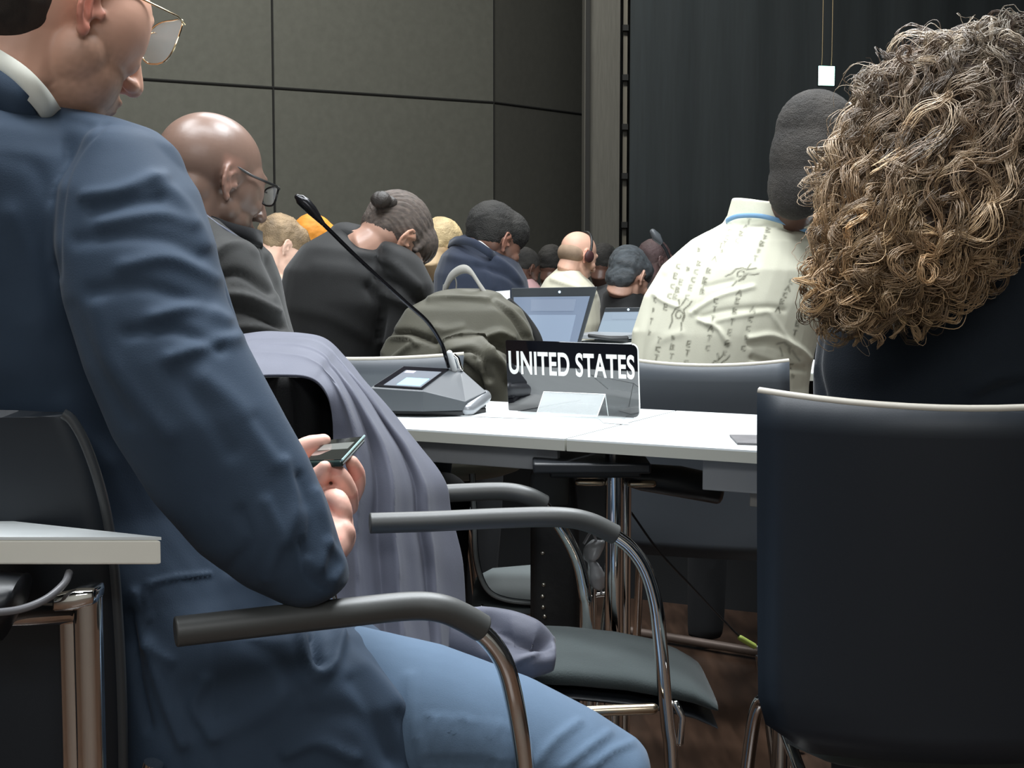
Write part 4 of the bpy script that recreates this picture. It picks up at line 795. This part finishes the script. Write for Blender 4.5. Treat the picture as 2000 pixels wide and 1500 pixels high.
# ---- generic seated person further back
def sitter(Y, torso, cloth, label, ear=None, headc=None, az=50, pitch=30, sc=1.0, skm=None, base=SK_L, hair=None, hairc=None, vox=0.007, thick=0.34, folds=(), haire=(), collar=None, legaz=30, hnoise=0.0025, group=None, earcol=None):
    px = (torso[0][0] + torso[0][2]) / 2; P = person(px, 600, Y + 0.05, label, group)
    H = Head(at(*(headc or ear), Y), az, pitch, 0, sc)
    if ear: H.pin((0.084, -0.012, 0.0), at(*ear, Y - 0.04))
    b = MB(); H.build(b); nb = at(px, (torso[0][1] + torso[0][3]) / 2 + 12, Y + 0.06); H.neck(b, nb, 0.055, 0.06); b.ell(nb - A(0, 0, 0.05), (0.09, 0.09, 0.05))
    fuse('body', b, vox * 0.7, skm or skin_l, P, 3, base=base, post=H.tint(base, ear=earcol))
    if hair:
        h = MB(); H.ell(h, (0, -0.026, 0.046), (0.083, 0.10, 0.090)); H.ell(h, (0, -0.048, 0.012), (0.071, 0.062, 0.062))
        for c, r in haire: H.ell(h, c, r)
        fuse('hair', h, vox * 0.7, hair, P, 3, noise=((hnoise, 150, 3), (hnoise * 0.6, 420, 5)))
    j = MB(); st = []
    for i, (lx, ly, rx, ry) in enumerate(torso): st.append((lx, ly, rx, ry, Y + 0.06, thick * (0.55 if i == 0 else 0.85 if i == 1 else 1)))
    l = torso[-1]; zb = A(0, 0, 0); c = at((l[0] + l[2]) / 2, l[1], Y + 0.06); yb = 500 + 0.6 * FPX / (Y + 0.06); st.append((l[0] + 6, yb, l[2] - 6, yb, Y + 0.06, thick))
    j.loft(st, 28); fuse('jacket', j, vox * 1.3, cloth, P, 5, folds=folds, noise=((0.003, 24, 2),))
    if collar: ribbon([at(x, y, Y + o_) for x, y, o_ in collar[0]], A(*collar[1]), collar[2], 'shirt_collar', collar[3], P, 0.004)
    legs(c, legaz, MATS['dark_trousers'], P)
    return P, H
afro = mat('black_curly_hair', rgb(38, 36, 33), 0.8, var=0.5, bump=(260, 1.0, 0.004))
wcol = mat('collar_white', (0.8, 0.82, 0.8), 0.7)
navy = fabric('navy_suit_cloth', rgb(44, 50, 64), sheen=0.15)
P4, H4 = sitter(5.1, [(892, 470, 965, 482), (862, 498, 1012, 510), (848, 535, 1030, 545), (846, 600, 1038, 600), (850, 680, 1030, 680)], navy, 'person in a navy suit with short black curly hair, beyond the strap', ear=(990, 472), az=52, pitch=26, sc=1.02, skm=skin_d, base=rgb(120, 88, 74), hair=afro, haire=(((0, 0.02, 0.06), (0.085, 0.09, 0.072)),), thick=0.40, vox=0.006, earcol=rgb(150, 105, 88),
   folds=(([(960, 500), (1000, 530), (1028, 570)], 0.012, 6), ([(930, 520), (985, 535), (1020, 560)], -0.012, 6), ([(880, 500), (940, 520), (960, 560)], 0.008, 8)), collar=([(925, 468, 0.0), (940, 472, -0.06), (960, 488, -0.06), (975, 500, 0.0)], (0, 0, -1), 0.016, wcol))
ribbon([at(880, 470, 5.2), at(895, 462, 5.08), at(925, 466, 5.0), at(955, 484, 4.98), at(970, 498, 5.02)], A(-0.3, 0, -1), 0.028, 'jacket_collar', navy, P4, 0.008)
hb = mat('light_brown_hair', rgb(138, 116, 88), 0.65, var=0.5, bump=(220, 1.0, 0.004))
P5, H5 = sitter(5.3, [(508, 500, 548, 512), (500, 530, 560, 540), (490, 600, 600, 600), (490, 700, 620, 700)], mat('white_tshirt', (0.55, 0.55, 0.53), 0.8), 'person with wavy light brown hair behind the bald person in glasses', ear=(560, 482), az=58, pitch=28, sc=0.86, skm=skin_l, base=rgb(232, 190, 168), hair=hb, haire=(((0, 0.02, 0.055), (0.082, 0.085, 0.07)),), thick=0.3, hnoise=0.004)
P6, H6 = sitter(6.2, [(595, 490, 640, 490), (585, 530, 660, 530), (585, 600, 665, 600)], mat('grey_top', (0.08, 0.08, 0.08), 0.9), 'person in orange head covering between wavy hair and black suit', headc=(614, 478), az=50, pitch=25, sc=0.9, hair=mat('orange_cloth', rgb(232, 150, 52), 0.7, var=0.15), haire=(((0, 0.02, 0.05), (0.084, 0.085, 0.075)),), hnoise=0.002)
P7, H7 = sitter(5.9, [(850, 520, 900, 520), (840, 560, 905, 560), (840, 640, 905, 640)], MATS['grey_top'], 'blond person mostly hidden between the bun and the navy suit', headc=(864, 488), az=50, pitch=30, sc=0.9, base=rgb(220, 190, 150), hair=mat('blond_hair', rgb(196, 172, 128), 0.6, var=0.3, bump=(200, 1, 0.003)))
P8, H8 = sitter(8.0, [(1010, 545, 1045, 545), (1000, 575, 1065, 575), (1000, 640, 1070, 640)], mat('pink_red_top', rgb(190, 150, 150), 0.8), 'dark-haired person in pale pink top, right of the navy suit', ear=(1040, 526), az=50, pitch=30, sc=0.86, skm=skin_d, base=SK_DD, hair=afro)
P9, H9 = sitter(8.7, [(1060, 545, 1100, 545), (1045, 575, 1120, 575), (1045, 640, 1120, 640)], MATS['grey_top'], 'dark-haired person left of the balding headset wearer', headc=(1078, 522), az=20, pitch=15, sc=0.95, skm=skin_d, base=SK_DD, hair=afro)
cream = fabric('cream_shirt', rgb(222, 218, 196), bump=(300, 0.2, 0.001), rough=0.8)
P10, H10 = sitter(6.9, [(1092, 520, 1140, 535), (1065, 545, 1162, 560), (1048, 575, 1172, 585), (1052, 640, 1176, 630), (1070, 700, 1160, 700)], cream, 'balding person in a cream shirt wearing a headset, above the laptop', ear=(1146, 500), az=55, pitch=22, sc=0.93, base=rgb(226, 180, 156), thick=0.40, vox=0.006,
   folds=(([(1080, 545), (1120, 560), (1160, 575)], 0.012, 6), ([(1100, 540), (1140, 560)], -0.01, 5)), earcol=rgb(215, 140, 120))
h = MB(); H10.ell(h, (0, -0.046, 0.0), (0.0755, 0.068, 0.058)); fuse('hair', h, 0.005, mat('grey_cropped_hair', rgb(158, 134, 112), 0.8, var=0.3), P10, 3)
hs = MB(); hs.tube([H10.w(0.088 * math.sin(a), 0.0, 0.125 * math.cos(a) + 0.008) for a in np.linspace(-1.45, 1.45, 24)], 0.006, 8); hso = hs.build('headset', mat('headset_black', (0.015, 0.015, 0.015), 0.4), P10)
for k in (-1, 1): hs = MB(); hs.ell(H10.w(k * 0.095, -0.004, 0.0), (0.012, 0.026, 0.028), H10.M); hs.build('ear_cushion', mat('ear_cushion_dark', (0.06, 0.02, 0.02), 0.6), hso)
grh = mat('painted_sheen_hair', rgb(70, 76, 80), 0.35, var=0.6, stretch=(1, 6, 6), bump=(150, 1.0, 0.004))  # grey sheen of dark hair is put into the base colour
P11, H11 = sitter(8.6, [(1160, 540, 1200, 540), (1150, 580, 1220, 580), (1150, 640, 1220, 640)], MATS['grey_top'], 'dark-haired person just right of the headset wearer', headc=(1180, 520), az=30, pitch=20, sc=0.95, skm=skin_d, base=SK_DD, hair=afro)
P12, H12 = sitter(6.2, [(1195, 560, 1250, 560), (1176, 575, 1262, 580), (1172, 605, 1266, 605), (1172, 640, 1266, 640)], bk, 'person with sleek dark hair with painted grey sheen, in black, left of patterned shirt', headc=(1228, 545), az=40, pitch=30, sc=0.98, skm=skin_l, base=rgb(190, 150, 130), hair=grh, haire=(((0, 0.01, 0.05), (0.088, 0.088, 0.07)), ((0.0, -0.06, -0.02), (0.07, 0.05, 0.06))), hnoise=0.0035)
P13, H13 = sitter(9.6, [(1200, 555, 1232, 555), (1195, 590, 1240, 590)], MATS['grey_top'], 'dark-haired person showing above the sleek hair with painted sheen', headc=(1208, 522), az=10, pitch=10, sc=0.9, skm=skin_d, base=SK_DD, hair=afro)
P14, H14 = sitter(7.8, [(1262, 535, 1305, 535), (1255, 570, 1330, 570), (1255, 640, 1330, 640)], MATS['grey_top'], 'person in dark clothes below the small distant microphone', headc=(1283, 510), az=70, pitch=5, sc=0.85, skm=skin_d, base=rgb(90, 70, 68), hair=mat('reddish_dark_hair', rgb(74, 56, 56), 0.6, var=0.5, bump=(200, 1, 0.003)))
m2 = root('gooseneck_microphone', at(1310, 560, 7.4) * A(1, 1, 0) + A(0, 0, 0.74), 'small distant gooseneck microphone over the heads, by the patterned shirt', 'microphone')
MB().tube(curve2([A(*at(1316, 600, 7.4)[:2], 0.74), at(1312, 530, 7.4), at(1303, 494, 7.4), at(1290, 473, 7.4)]), 0.0075, 8).build('gooseneck', blackp, m2)
MB().tube([at(1290, 473, 7.4), at(1282, 463, 7.4), at(1275, 453, 7.4)], [0.014, 0.024, 0.016], 12, dome=True).build('microphone_head', mat('mic_grey', (0.1, 0.11, 0.12), 0.3), m2)
r3 = A(0.7, 7.35); desk('desk', r3 - dd * 0.7, r3 + dd * 1.2, 0.4, 'white desk far back carrying the small distant microphone', None)

# ---- 15. patterned white shirt
P15 = person(1420, 800, 3.5, 'person in a white shirt printed with symbols and a blue lanyard')
H15 = Head(at(1600, 312, 3.42), 44, 24, 0, 1.10)
b = MB(); H15.build(b); H15.neck(b, at(1525, 445, 3.53), 0.054, 0.058); b.loft([(1430, 450, 1550, 450, 3.53, 0.2), (1330, 560, 1570, 560, 3.54, 0.2), (1330, 760, 1550, 760, 3.54, 0.2)], 16)
fuse('body', b, 0.0045, skin_d, P15, 4, base=SK_DD, post=H15.tint(SK_DD))
h = MB(); H15.ell(h, (0, -0.024, 0.044), (0.083, 0.103, 0.092)); H15.ell(h, (0, -0.045, -0.005), (0.076, 0.076, 0.108)); H15.ell(h, (0, -0.045, -0.07), (0.068, 0.058, 0.085)); fuse('hair', h, 0.0034, mat('cropped_black_hair', rgb(52, 48, 44), 0.85, var=0.5, bump=(330, 1.0, 0.004)), P15, 22, noise=((0.0012, 480, 3),))
hs = MB(); hs.tube([H15.w(0.09 * math.sin(a), 0.03, 0.136 * math.cos(a) + 0.01) for a in np.linspace(-1.4, 1.4, 24)], 0.005, 8); hs.build('headset', mat('headset_white', (0.8, 0.8, 0.78), 0.4), P15)
ps = MB(); ps.loft([(1412, 436, 1558, 440, 3.52, 0.18), (1352, 468, 1612, 474, 3.52, 0.30), (1293, 518, 1628, 530, 3.52, 0.38), (1257, 578, 1618, 590, 3.52, 0.40), (1236, 645, 1598, 650, 3.52, 0.40), (1229, 710, 1586, 700, 3.52, 0.39), (1233, 760, 1577, 750, 3.52, 0.37), (1245, 850, 1572, 850, 3.52, 0.34), (1260, 1010, 1565, 1010, 3.52, 0.32)], 40)
ps.loft([(1430, 386, 1590, 410, 3.50, 0.165), (1416, 436, 1606, 452, 3.50, 0.18)], 26, dome=False)
marks = []; rg = random.Random(5)
def glyph(cx, cy, s, ang):
    k = rg.choice(['a', 'b', 'c', 'd', 'e', 'blk']); ca, sa = math.cos(ang), math.sin(ang)
    T = {'a': [[(-1, 1), (0, -1), (1, 1)], [(-.5, .3), (.5, .3)]], 'b': [[(-.7, 1), (-.7, -1), (.6, -.7), (-.2, 0), (.7, .6), (-.7, 1)]], 'c': [[(.7, -.8), (-.6, -.5), (-.5, .6), (.7, .9)]], 'd': [[(0, -1), (0, 1)], [(-.6, -1), (.6, -1)]], 'e': [[(.6, -1), (-.6, -1), (-.6, 1), (.6, 1)], [(-.6, 0), (.4, 0)]], 'blk': [[(-.5, -.6), (.5, -.4), (-.4, .1), (.5, .4), (-.3, .8)]]}[k]
    for l in T: marks.append(([(cx + s * (x * ca - y * sa), cy + s * 1.1 * (x * sa + y * ca)) for x, y in l], 1.7, rg.uniform(.6, .95)))
cols = [([(1388, 450), (1335, 540), (1318, 580)], 6), ([(1408, 480), (1380, 540), (1372, 570)], 6), ([(1462, 432), (1440, 470)], 4), ([(1500, 450), (1475, 505)], 5), ([(1365, 515), (1342, 580)], 5), ([(1398, 588), (1382, 680)], 6), ([(1444, 572), (1415, 690)], 7), ([(1470, 605), (1452, 680)], 5), ([(1545, 550), (1520, 605)], 5),
        ([(1288, 665), (1278, 735)], 5), ([(1315, 660), (1308, 735)], 5), ([(1345, 672), (1337, 728)], 4), ([(1562, 615), (1552, 650)], 3), ([(1495, 715), (1500, 735)], 2), ([(1545, 715), (1548, 735)], 2), ([(1277, 585), (1268, 650)], 4), ([(1325, 520), (1300, 600)], 5), ([(1425, 452), (1410, 490)], 4)]
for ln, k in cols:
    ln = curve2(ln, 30)
    for i in range(k):
        p = ln[int(i * (len(ln) - 1) / max(1, k - 1))]; glyph(p[0], p[1], 4.6, 0.25)
def motif(cx, cy, s, ang):
    ca, sa = math.cos(ang), math.sin(ang); f = lambda L: [(cx + s * (x * ca - y * sa), cy + s * (x * sa + y * ca)) for x, y in L]
    for L in ([(math.cos(t) * (4 + t * .8), math.sin(t) * (5 + t * .8)) for t in np.linspace(0, 7, 18)], [(-12, 14), (-14, 0), (-8, -12), (0, -16)], [(8, 12), (12, 0), (8, -10)], [(0, -16), (6, -26), (10, -34)], [(8, -12), (18, -22), (22, -30)], [(-12, 12), (-16, 26)], [(6, 14), (8, 28)], [(0, -18), (-4, -30)]): marks.append((f(L), 1.6, 0.95))
motif(1326, 616, 1.0, 0.1); motif(1446, 536, 0.95, 0.9); motif(1400, 718, 0.9, 0.2)
marks += [([(1520, 672), (1530, 668), (1540, 676), (1545, 690)], 2.5, 0.6), ([(1526, 680), (1528, 695)], 2.2, 0.6), ([(1548, 685), (1560, 700), (1562, 704)], 2.2, 0.5)]
def shirt_paint(V, N, C, px, py, face):
    k = face > 0.3; w_ = np.zeros(len(V))
    for ln, wd, st_ in marks:
        a = np.array(ln); kk = k & (px > a[:, 0].min() - 6) & (px < a[:, 0].max() + 6) & (py > a[:, 1].min() - 6) & (py < a[:, 1].max() + 6)
        if kk.any(): w_[kk] = np.maximum(w_[kk], st_ * np.exp(-(seg_dist(px[kk], py[kk], ln) / wd) ** 2))
    C[:, :3] = C[:, :3] * (1 - w_[:, None]) + np.array(rgb(110, 108, 92)) * w_[:, None]; return V, C
fuse('shirt', ps, 0.0034, mat('printed_shirt_cloth', (0.7, 0.7, 0.6), 0.8, attr=True, bump=(300, 0.2, 0.001), spec=0.2), P15, 6, base=rgb(222, 220, 200), post=shirt_paint,
  folds=(([(1350, 612), (1400, 580), (1470, 560)], 0.0035, 5), ([(1360, 606), (1375, 560), (1385, 520)], 0.0030, 5), ([(1365, 625), (1400, 640), (1420, 668)], 0.0050, 5), ([(1372, 618), (1420, 606), (1500, 600), (1530, 606)], -0.0030, 5), ([(1380, 632), (1430, 620), (1500, 608)], 0.0025, 5), ([(1275, 575), (1300, 590), (1325, 600)], 0.0040, 5), ([(1276, 580), (1262, 630), (1250, 720)], -0.0045, 7), ([(1240, 650), (1243, 700), (1240, 735)], 0.0030, 7), ([(1380, 560), (1430, 548)], -0.0025, 5), ([(1265, 720), (1285, 670), (1330, 650)], 0.0020, 8),
   ([(1465, 660), (1510, 655), (1560, 680), (1583, 700)], 0.0060, 6), ([(1465, 672), (1510, 672), (1560, 698)], -0.0050, 6), ([(1470, 700), (1520, 716), (1570, 720)], -0.0060, 6), ([(1505, 612), (1530, 650), (1545, 675)], 0.0030, 5), ([(1300, 530), (1350, 490), (1400, 465)], 0.0025, 8), ([(1430, 440), (1490, 436), (1550, 450)], -0.0030, 6)), noise=((0.003, 22, 3), (0.001, 60, 4)))
ribbon([at(1416, 432, 3.56), at(1422, 425, 3.46), at(1445, 417, 3.425), at(1490, 418, 3.41), at(1545, 434, 3.415), at(1600, 456, 3.46)], A(0, 0, -1), 0.011, 'lanyard', mat('blue_lanyard', rgb(120, 160, 196), 0.6), P15, 0.002)
legs(at(1420, 900, 3.55), 20, MATS['dark_trousers'], P15)
cream2 = MATS['printed_shirt_cloth']
# ---- grey jacket/bag over chair beyond console
gj = root('jacket_on_chair', at(890, 790, 3.9) * A(1, 1, 0), 'olive-grey jacket slumped over the chair behind the microphone console', 'jacket')
s = MB(); Yj = 3.68
s.loft([(835, 582, 985, 582, Yj, 0.10), (792, 602, 1018, 604, Yj, 0.16), (768, 640, 1038, 645, Yj, 0.2), (750, 680, 1042, 690, Yj, 0.22), (738, 705, 1042, 720, Yj, 0.23), (735, 800, 1040, 800, Yj, 0.22), (745, 900, 1030, 900, Yj, 0.2)], 36)
s.loft([(862, 690, 940, 665, Yj - 0.12, 0.12), (880, 715, 992, 690, Yj - 0.13, 0.13), (925, 760, 995, 750, Yj - 0.12, 0.12), (945, 820, 1000, 820, Yj - 0.11, 0.1)], 22)
fuse('cloth', s, 0.006, fabric('olive_grey_cloth', rgb(84, 82, 72), bump=(300, 0.3, 0.001), sheen=0.1, rough=0.6), gj, 5,
  folds=(([(840, 585), (900, 583), (970, 592), (1015, 630), (1035, 665)], 0.012, 6), ([(960, 588), (1000, 620), (1025, 660)], -0.012, 5), ([(765, 650), (800, 650), (850, 668)], -0.02, 5), ([(748, 690), (765, 662), (800, 660), (815, 672)], 0.012, 5), ([(770, 700), (800, 675)], 0.012, 6), ([(870, 668), (910, 655), (940, 665), (960, 690)], 0.016, 6), ([(885, 690), (920, 680), (945, 700), (955, 740)], -0.02, 6), ([(940, 660), (975, 650), (1000, 660)], 0.016, 7), ([(950, 690), (975, 705), (990, 735)], 0.014, 7), ([(905, 712), (930, 740), (945, 790)], -0.014, 6), ([(960, 670), (985, 680), (995, 700)], -0.02, 6), ([(930, 700), (940, 760), (950, 800)], -0.012, 5), ([(900, 640), (870, 645), (850, 640)], 0.006, 8)), noise=((0.004, 30, 5),))
ribbon([at(868, 556, 3.72), at(880, 532, 3.70), at(900, 518, 3.68), at(918, 522, 3.67), at(938, 552, 3.66), at(958, 582, 3.66)], A(0.12, -0.25, -0.9), 0.022, 'strap', fabric('grey_strap', rgb(150, 148, 142)), gj, 0.004)
MB().tube([at(868, 556, 3.72), at(866, 575, 3.72), at(872, 590, 3.7)], 0.004, 6).build('strap_end', MATS['grey_strap'], gj)
MB().tube(curve2([at(886, 536, 3.70), at(891, 552, 3.70), at(890, 575, 3.70)]), 0.002, 6).build('loop_cord', MATS['grey_strap'], gj)
MB().tube(curve2([at(990, 590, 3.74), at(1025, 625, 3.76), at(1050, 668, 3.76), at(1052, 720, 3.76)]), [0.012] * 25 if False else 0.014, 10).build('dark_lapel', mat('lapel_black', (0.006, 0.006, 0.006), 0.8), gj)

# ---- 16. curly hair, black top, nearest on the right
K16 = 0.87
def q16(L): return [(a, b_, c, d, Y * K16, t * K16) for a, b_, c, d, Y, t in L]
P16 = person(1900, 900, 2.30 * K16, 'person with long curly golden-brown hair and a black top')
H16 = Head(at(1885, 235, 2.30 * K16), 8, 12, 0, 0.93)
b = MB(); H16.build(b, ears=False); H16.neck(b, at(1900, 450, 2.34 * K16), 0.055, 0.06); b.loft(q16([(1800, 480, 2050, 480, 2.36, 0.2), (1750, 600, 2150, 600, 2.38, 0.2), (1750, 900, 2150, 900, 2.38, 0.2)]), 16)
fuse('body', b, 0.006, skin_l, P16, 4, base=SK_L)
bt = fabric('black_knit_top', rgb(33, 39, 46), bump=(600, 0.4, 0.001), var=0.04, sheen=0.2)
j = MB(); j.loft(q16([(1850, 395, 2080, 350, 2.38, 0.2), (1740, 450, 2180, 400, 2.40, 0.27), (1650, 540, 2270, 480, 2.40, 0.30), (1598, 640, 2310, 600, 2.40, 0.30), (1586, 720, 2325, 720, 2.40, 0.30), (1590, 800, 2320, 800, 2.40, 0.29), (1610, 1000, 2280, 1000, 2.41, 0.28), (1640, 1260, 2240, 1260, 2.41, 0.27)]), 36)
fuse('top', j, 0.008, bt, P16, 6, folds=(([(1900, 760), (1950, 735), (2000, 730)], 0.008, 10), ([(1600, 660), (1594, 720), (1606, 780)], -0.01, 8), ([(1920, 780), (2000, 750)], -0.006, 12), ([(1960, 420), (1990, 520), (2000, 620)], 0.005, 16)), noise=((0.003, 16, 3),))
legs(at(1950, 1200, 2.12), 4, MATS['dark_trousers'], P16, L=0.40)
ENV = q16([(1840, 95, 1985, 62, 2.28, 0.12), (1762, 125, 2090, 80, 2.29, 0.20), (1700, 165, 2130, 140, 2.29, 0.25), (1682, 235, 2130, 230, 2.28, 0.27), (1655, 300, 2095, 310, 2.26, 0.27), (1640, 370, 2035, 370, 2.24, 0.26), (1622, 450, 1980, 430, 2.22, 0.25), (1610, 520, 1930, 490, 2.21, 0.23), (1612, 575, 1880, 545, 2.20, 0.20), (1630, 612, 1790, 595, 2.20, 0.15)])
h = MB(); h.loft(ENV, 32); hsm = lambda q: None
fuse('hair_mass', h, 0.008, mat('hair_underlayer', rgb(58, 44, 34), 0.8, var=0.5, bump=(120, 1.0, 0.01)), P16, 4, noise=((0.010, 40, 7), (0.005, 110, 8)))
fr_ = []
for q in ENV:
    L = at(q[0], q[1], q[4]); Rr = at(q[2], q[3], q[4]); c = (L + Rr) / 2; a = (Rr - L) / 2; bb = A(0, 1, 0); an = nrm(a); bb = nrm(bb - an * (bb @ an)) * q[5] / 2; fr_.append(np.concatenate([c, a, bb]))
fr_ = np.array(fr_)
def hpos(t, th, rad):
    x = np.clip(t, 0, 1) * (len(fr_) - 1); i = np.minimum(x.astype(int), len(fr_) - 2); f = (x - i)[..., None]; Q = fr_[i] * (1 - f) + fr_[i + 1] * f
    over = np.maximum(t - 1, 0)[..., None] * A(-0.08, 0, -0.34)
    under = np.minimum(t, 0)[..., None] * A(0, 0, -0.2)
    return Q[..., :3] + (Q[..., 3:6] * np.cos(th)[..., None] + Q[..., 6:9] * np.sin(th)[..., None]) * rad[..., None] + over + under
VV = []; FF = []; CC = []; nv = 0; K = 30
rg = np.random.default_rng(11)
c_dark = np.array(rgb(84, 72, 66)); c_mid = np.array(rgb(146, 118, 88)); c_gold = np.array(rgb(222, 188, 142)); c_ash = np.array(rgb(206, 192, 172))
def strands(n_lock, per, r0, front, spread=0.012, amps=(0.007, 0.022), lens=(0.14, 0.36), tns=(0.8, 2.8), wild=0.0, lum=1.0):
    global nv
    for _ in range(n_lock):
        th0 = rg.uniform(math.pi * 0.95, math.pi * 2.05) if front else rg.uniform(0, 2 * math.pi)
        t0 = rg.uniform(-0.08, 0.90); ln = rg.uniform(*lens); amp = rg.uniform(*amps); turns = rg.uniform(*tns); ph = rg.uniform(0, 6.28); sg = rg.choice([-1, 1]); rad0 = rg.uniform(0.93, 1.10) + wild * rg.uniform(0, 0.12)
        drift = rg.normal(0, 0.22); gold = rg.uniform(0, 1); hl = rg.random() < 0.25; width = rg.uniform(0.5, 1.4) * spread; tone = rg.uniform(0.42, 1.4) * lum
        u = np.linspace(0, 1, K); bend = rg.normal(0, 0.03, 3)
        for _s in range(per):
            t = np.linspace(t0, min(t0 + ln * rg.uniform(0.9, 1.05), 1.08), K)
            th = th0 + drift * u + 0.05 * np.sin(u * 7 + ph)
            P = hpos(t, th, np.full(K, rad0) + 0.03 * np.sin(u * 5 + ph)) + np.outer(u * (1 - u) * 2, bend)
            T = np.gradient(P, axis=0); T /= np.linalg.norm(T, axis=1)[:, None] + 1e-9
            U = np.cross(T, A(0.1, 1, 0.1)); U /= np.linalg.norm(U, axis=1)[:, None] + 1e-9; W2 = np.cross(T, U)
            am = amp * (0.2 + 0.8 * u); an = sg * turns * 2 * np.pi * u + ph
            o1 = rg.normal(0, width * 0.5); o2 = rg.normal(0, width * 0.25); pin = (0.25 + 0.9 * np.sin(np.pi * np.clip(u * 1.05, 0, 1)) ** 0.7)
            P = P + U * (am * np.cos(an) + o1 * pin)[:, None] + W2 * (am * 0.75 * np.sin(an) + o2 * pin)[:, None]
            P = P + U * (0.0012 * np.sin(u * rg.uniform(20, 45) + rg.uniform(0, 6)))[:, None]
            rr = r0 * (1 - 0.65 * u) * rg.uniform(0.7, 1.3); T = np.gradient(P, axis=0); T /= np.linalg.norm(T, axis=1)[:, None] + 1e-9
            U = np.cross(T, A(0.2, 0.3, 1)); U /= np.linalg.norm(U, axis=1)[:, None] + 1e-9; W2 = np.cross(T, U)
            for a in (0, 2.094, 4.189): VV.append(P + (U * math.cos(a) + W2 * math.sin(a)) * rr[:, None])
            g = np.clip((1.36 - P[:, 2]) / 0.36 + (0.62 - P[:, 0]) * 0.7, 0, 1)[:, None]
            base = c_dark * (1 - g) + c_mid * g; tipc = c_gold * g + c_ash * (1 - g)
            mixk = (0.85 if hl else 0.35 * gold) * (0.45 + 0.55 * u)[:, None]
            c = (base * (1 - mixk) + tipc * mixk) * tone * rg.uniform(0.85, 1.12); CC.extend([c, c, c])
            b0 = nv; i = np.arange(K - 1)
            for a in range(3):
                a2 = (a + 1) % 3; FF.append(np.stack([b0 + a * K + i, b0 + a2 * K + i, b0 + a2 * K + i + 1, b0 + a * K + i + 1], 1))
            nv += 3 * K
strands(470, 15, 0.0008, True, 0.009)
strands(120, 9, 0.0008, False)
strands(130, 10, 0.0008, True, 0.007, (0.012, 0.030), (0.12, 0.26), (0.7, 1.8), 1.0, 1.3)
strands(260, 1, 0.0007, True, 0.003, (0.010, 0.030), (0.10, 0.30), (0.8, 3.0), 1.6, 1.2)
V = np.concatenate(VV); Fq = np.concatenate(FF); Cx = np.concatenate(CC); off = wloc(P16)
me = bpy.data.meshes.new('hair_curls'); me.vertices.add(len(V)); me.vertices.foreach_set('co', (V - off).ravel())
me.loops.add(Fq.size); me.loops.foreach_set('vertex_index', Fq.ravel().astype(np.int32)); me.polygons.add(len(Fq)); me.polygons.foreach_set('loop_start', np.arange(len(Fq), dtype=np.int32) * 4)
me.polygons.foreach_set('use_smooth', [True] * len(Fq)); me.update(calc_edges=True)
ca = me.color_attributes.new('Col', 'FLOAT_COLOR', 'POINT'); ca.data.foreach_set('color', np.concatenate([Cx, np.ones((len(Cx), 1))], 1).ravel())
me.materials.append(mat('curly_hair_strand', (0.3, 0.2, 0.1), 0.38, attr=True, spec=0.6)); o = bpy.data.objects.new('hair_curls', me); COL.objects.link(o); o.parent = P16
o['kind'] = 'stuff'
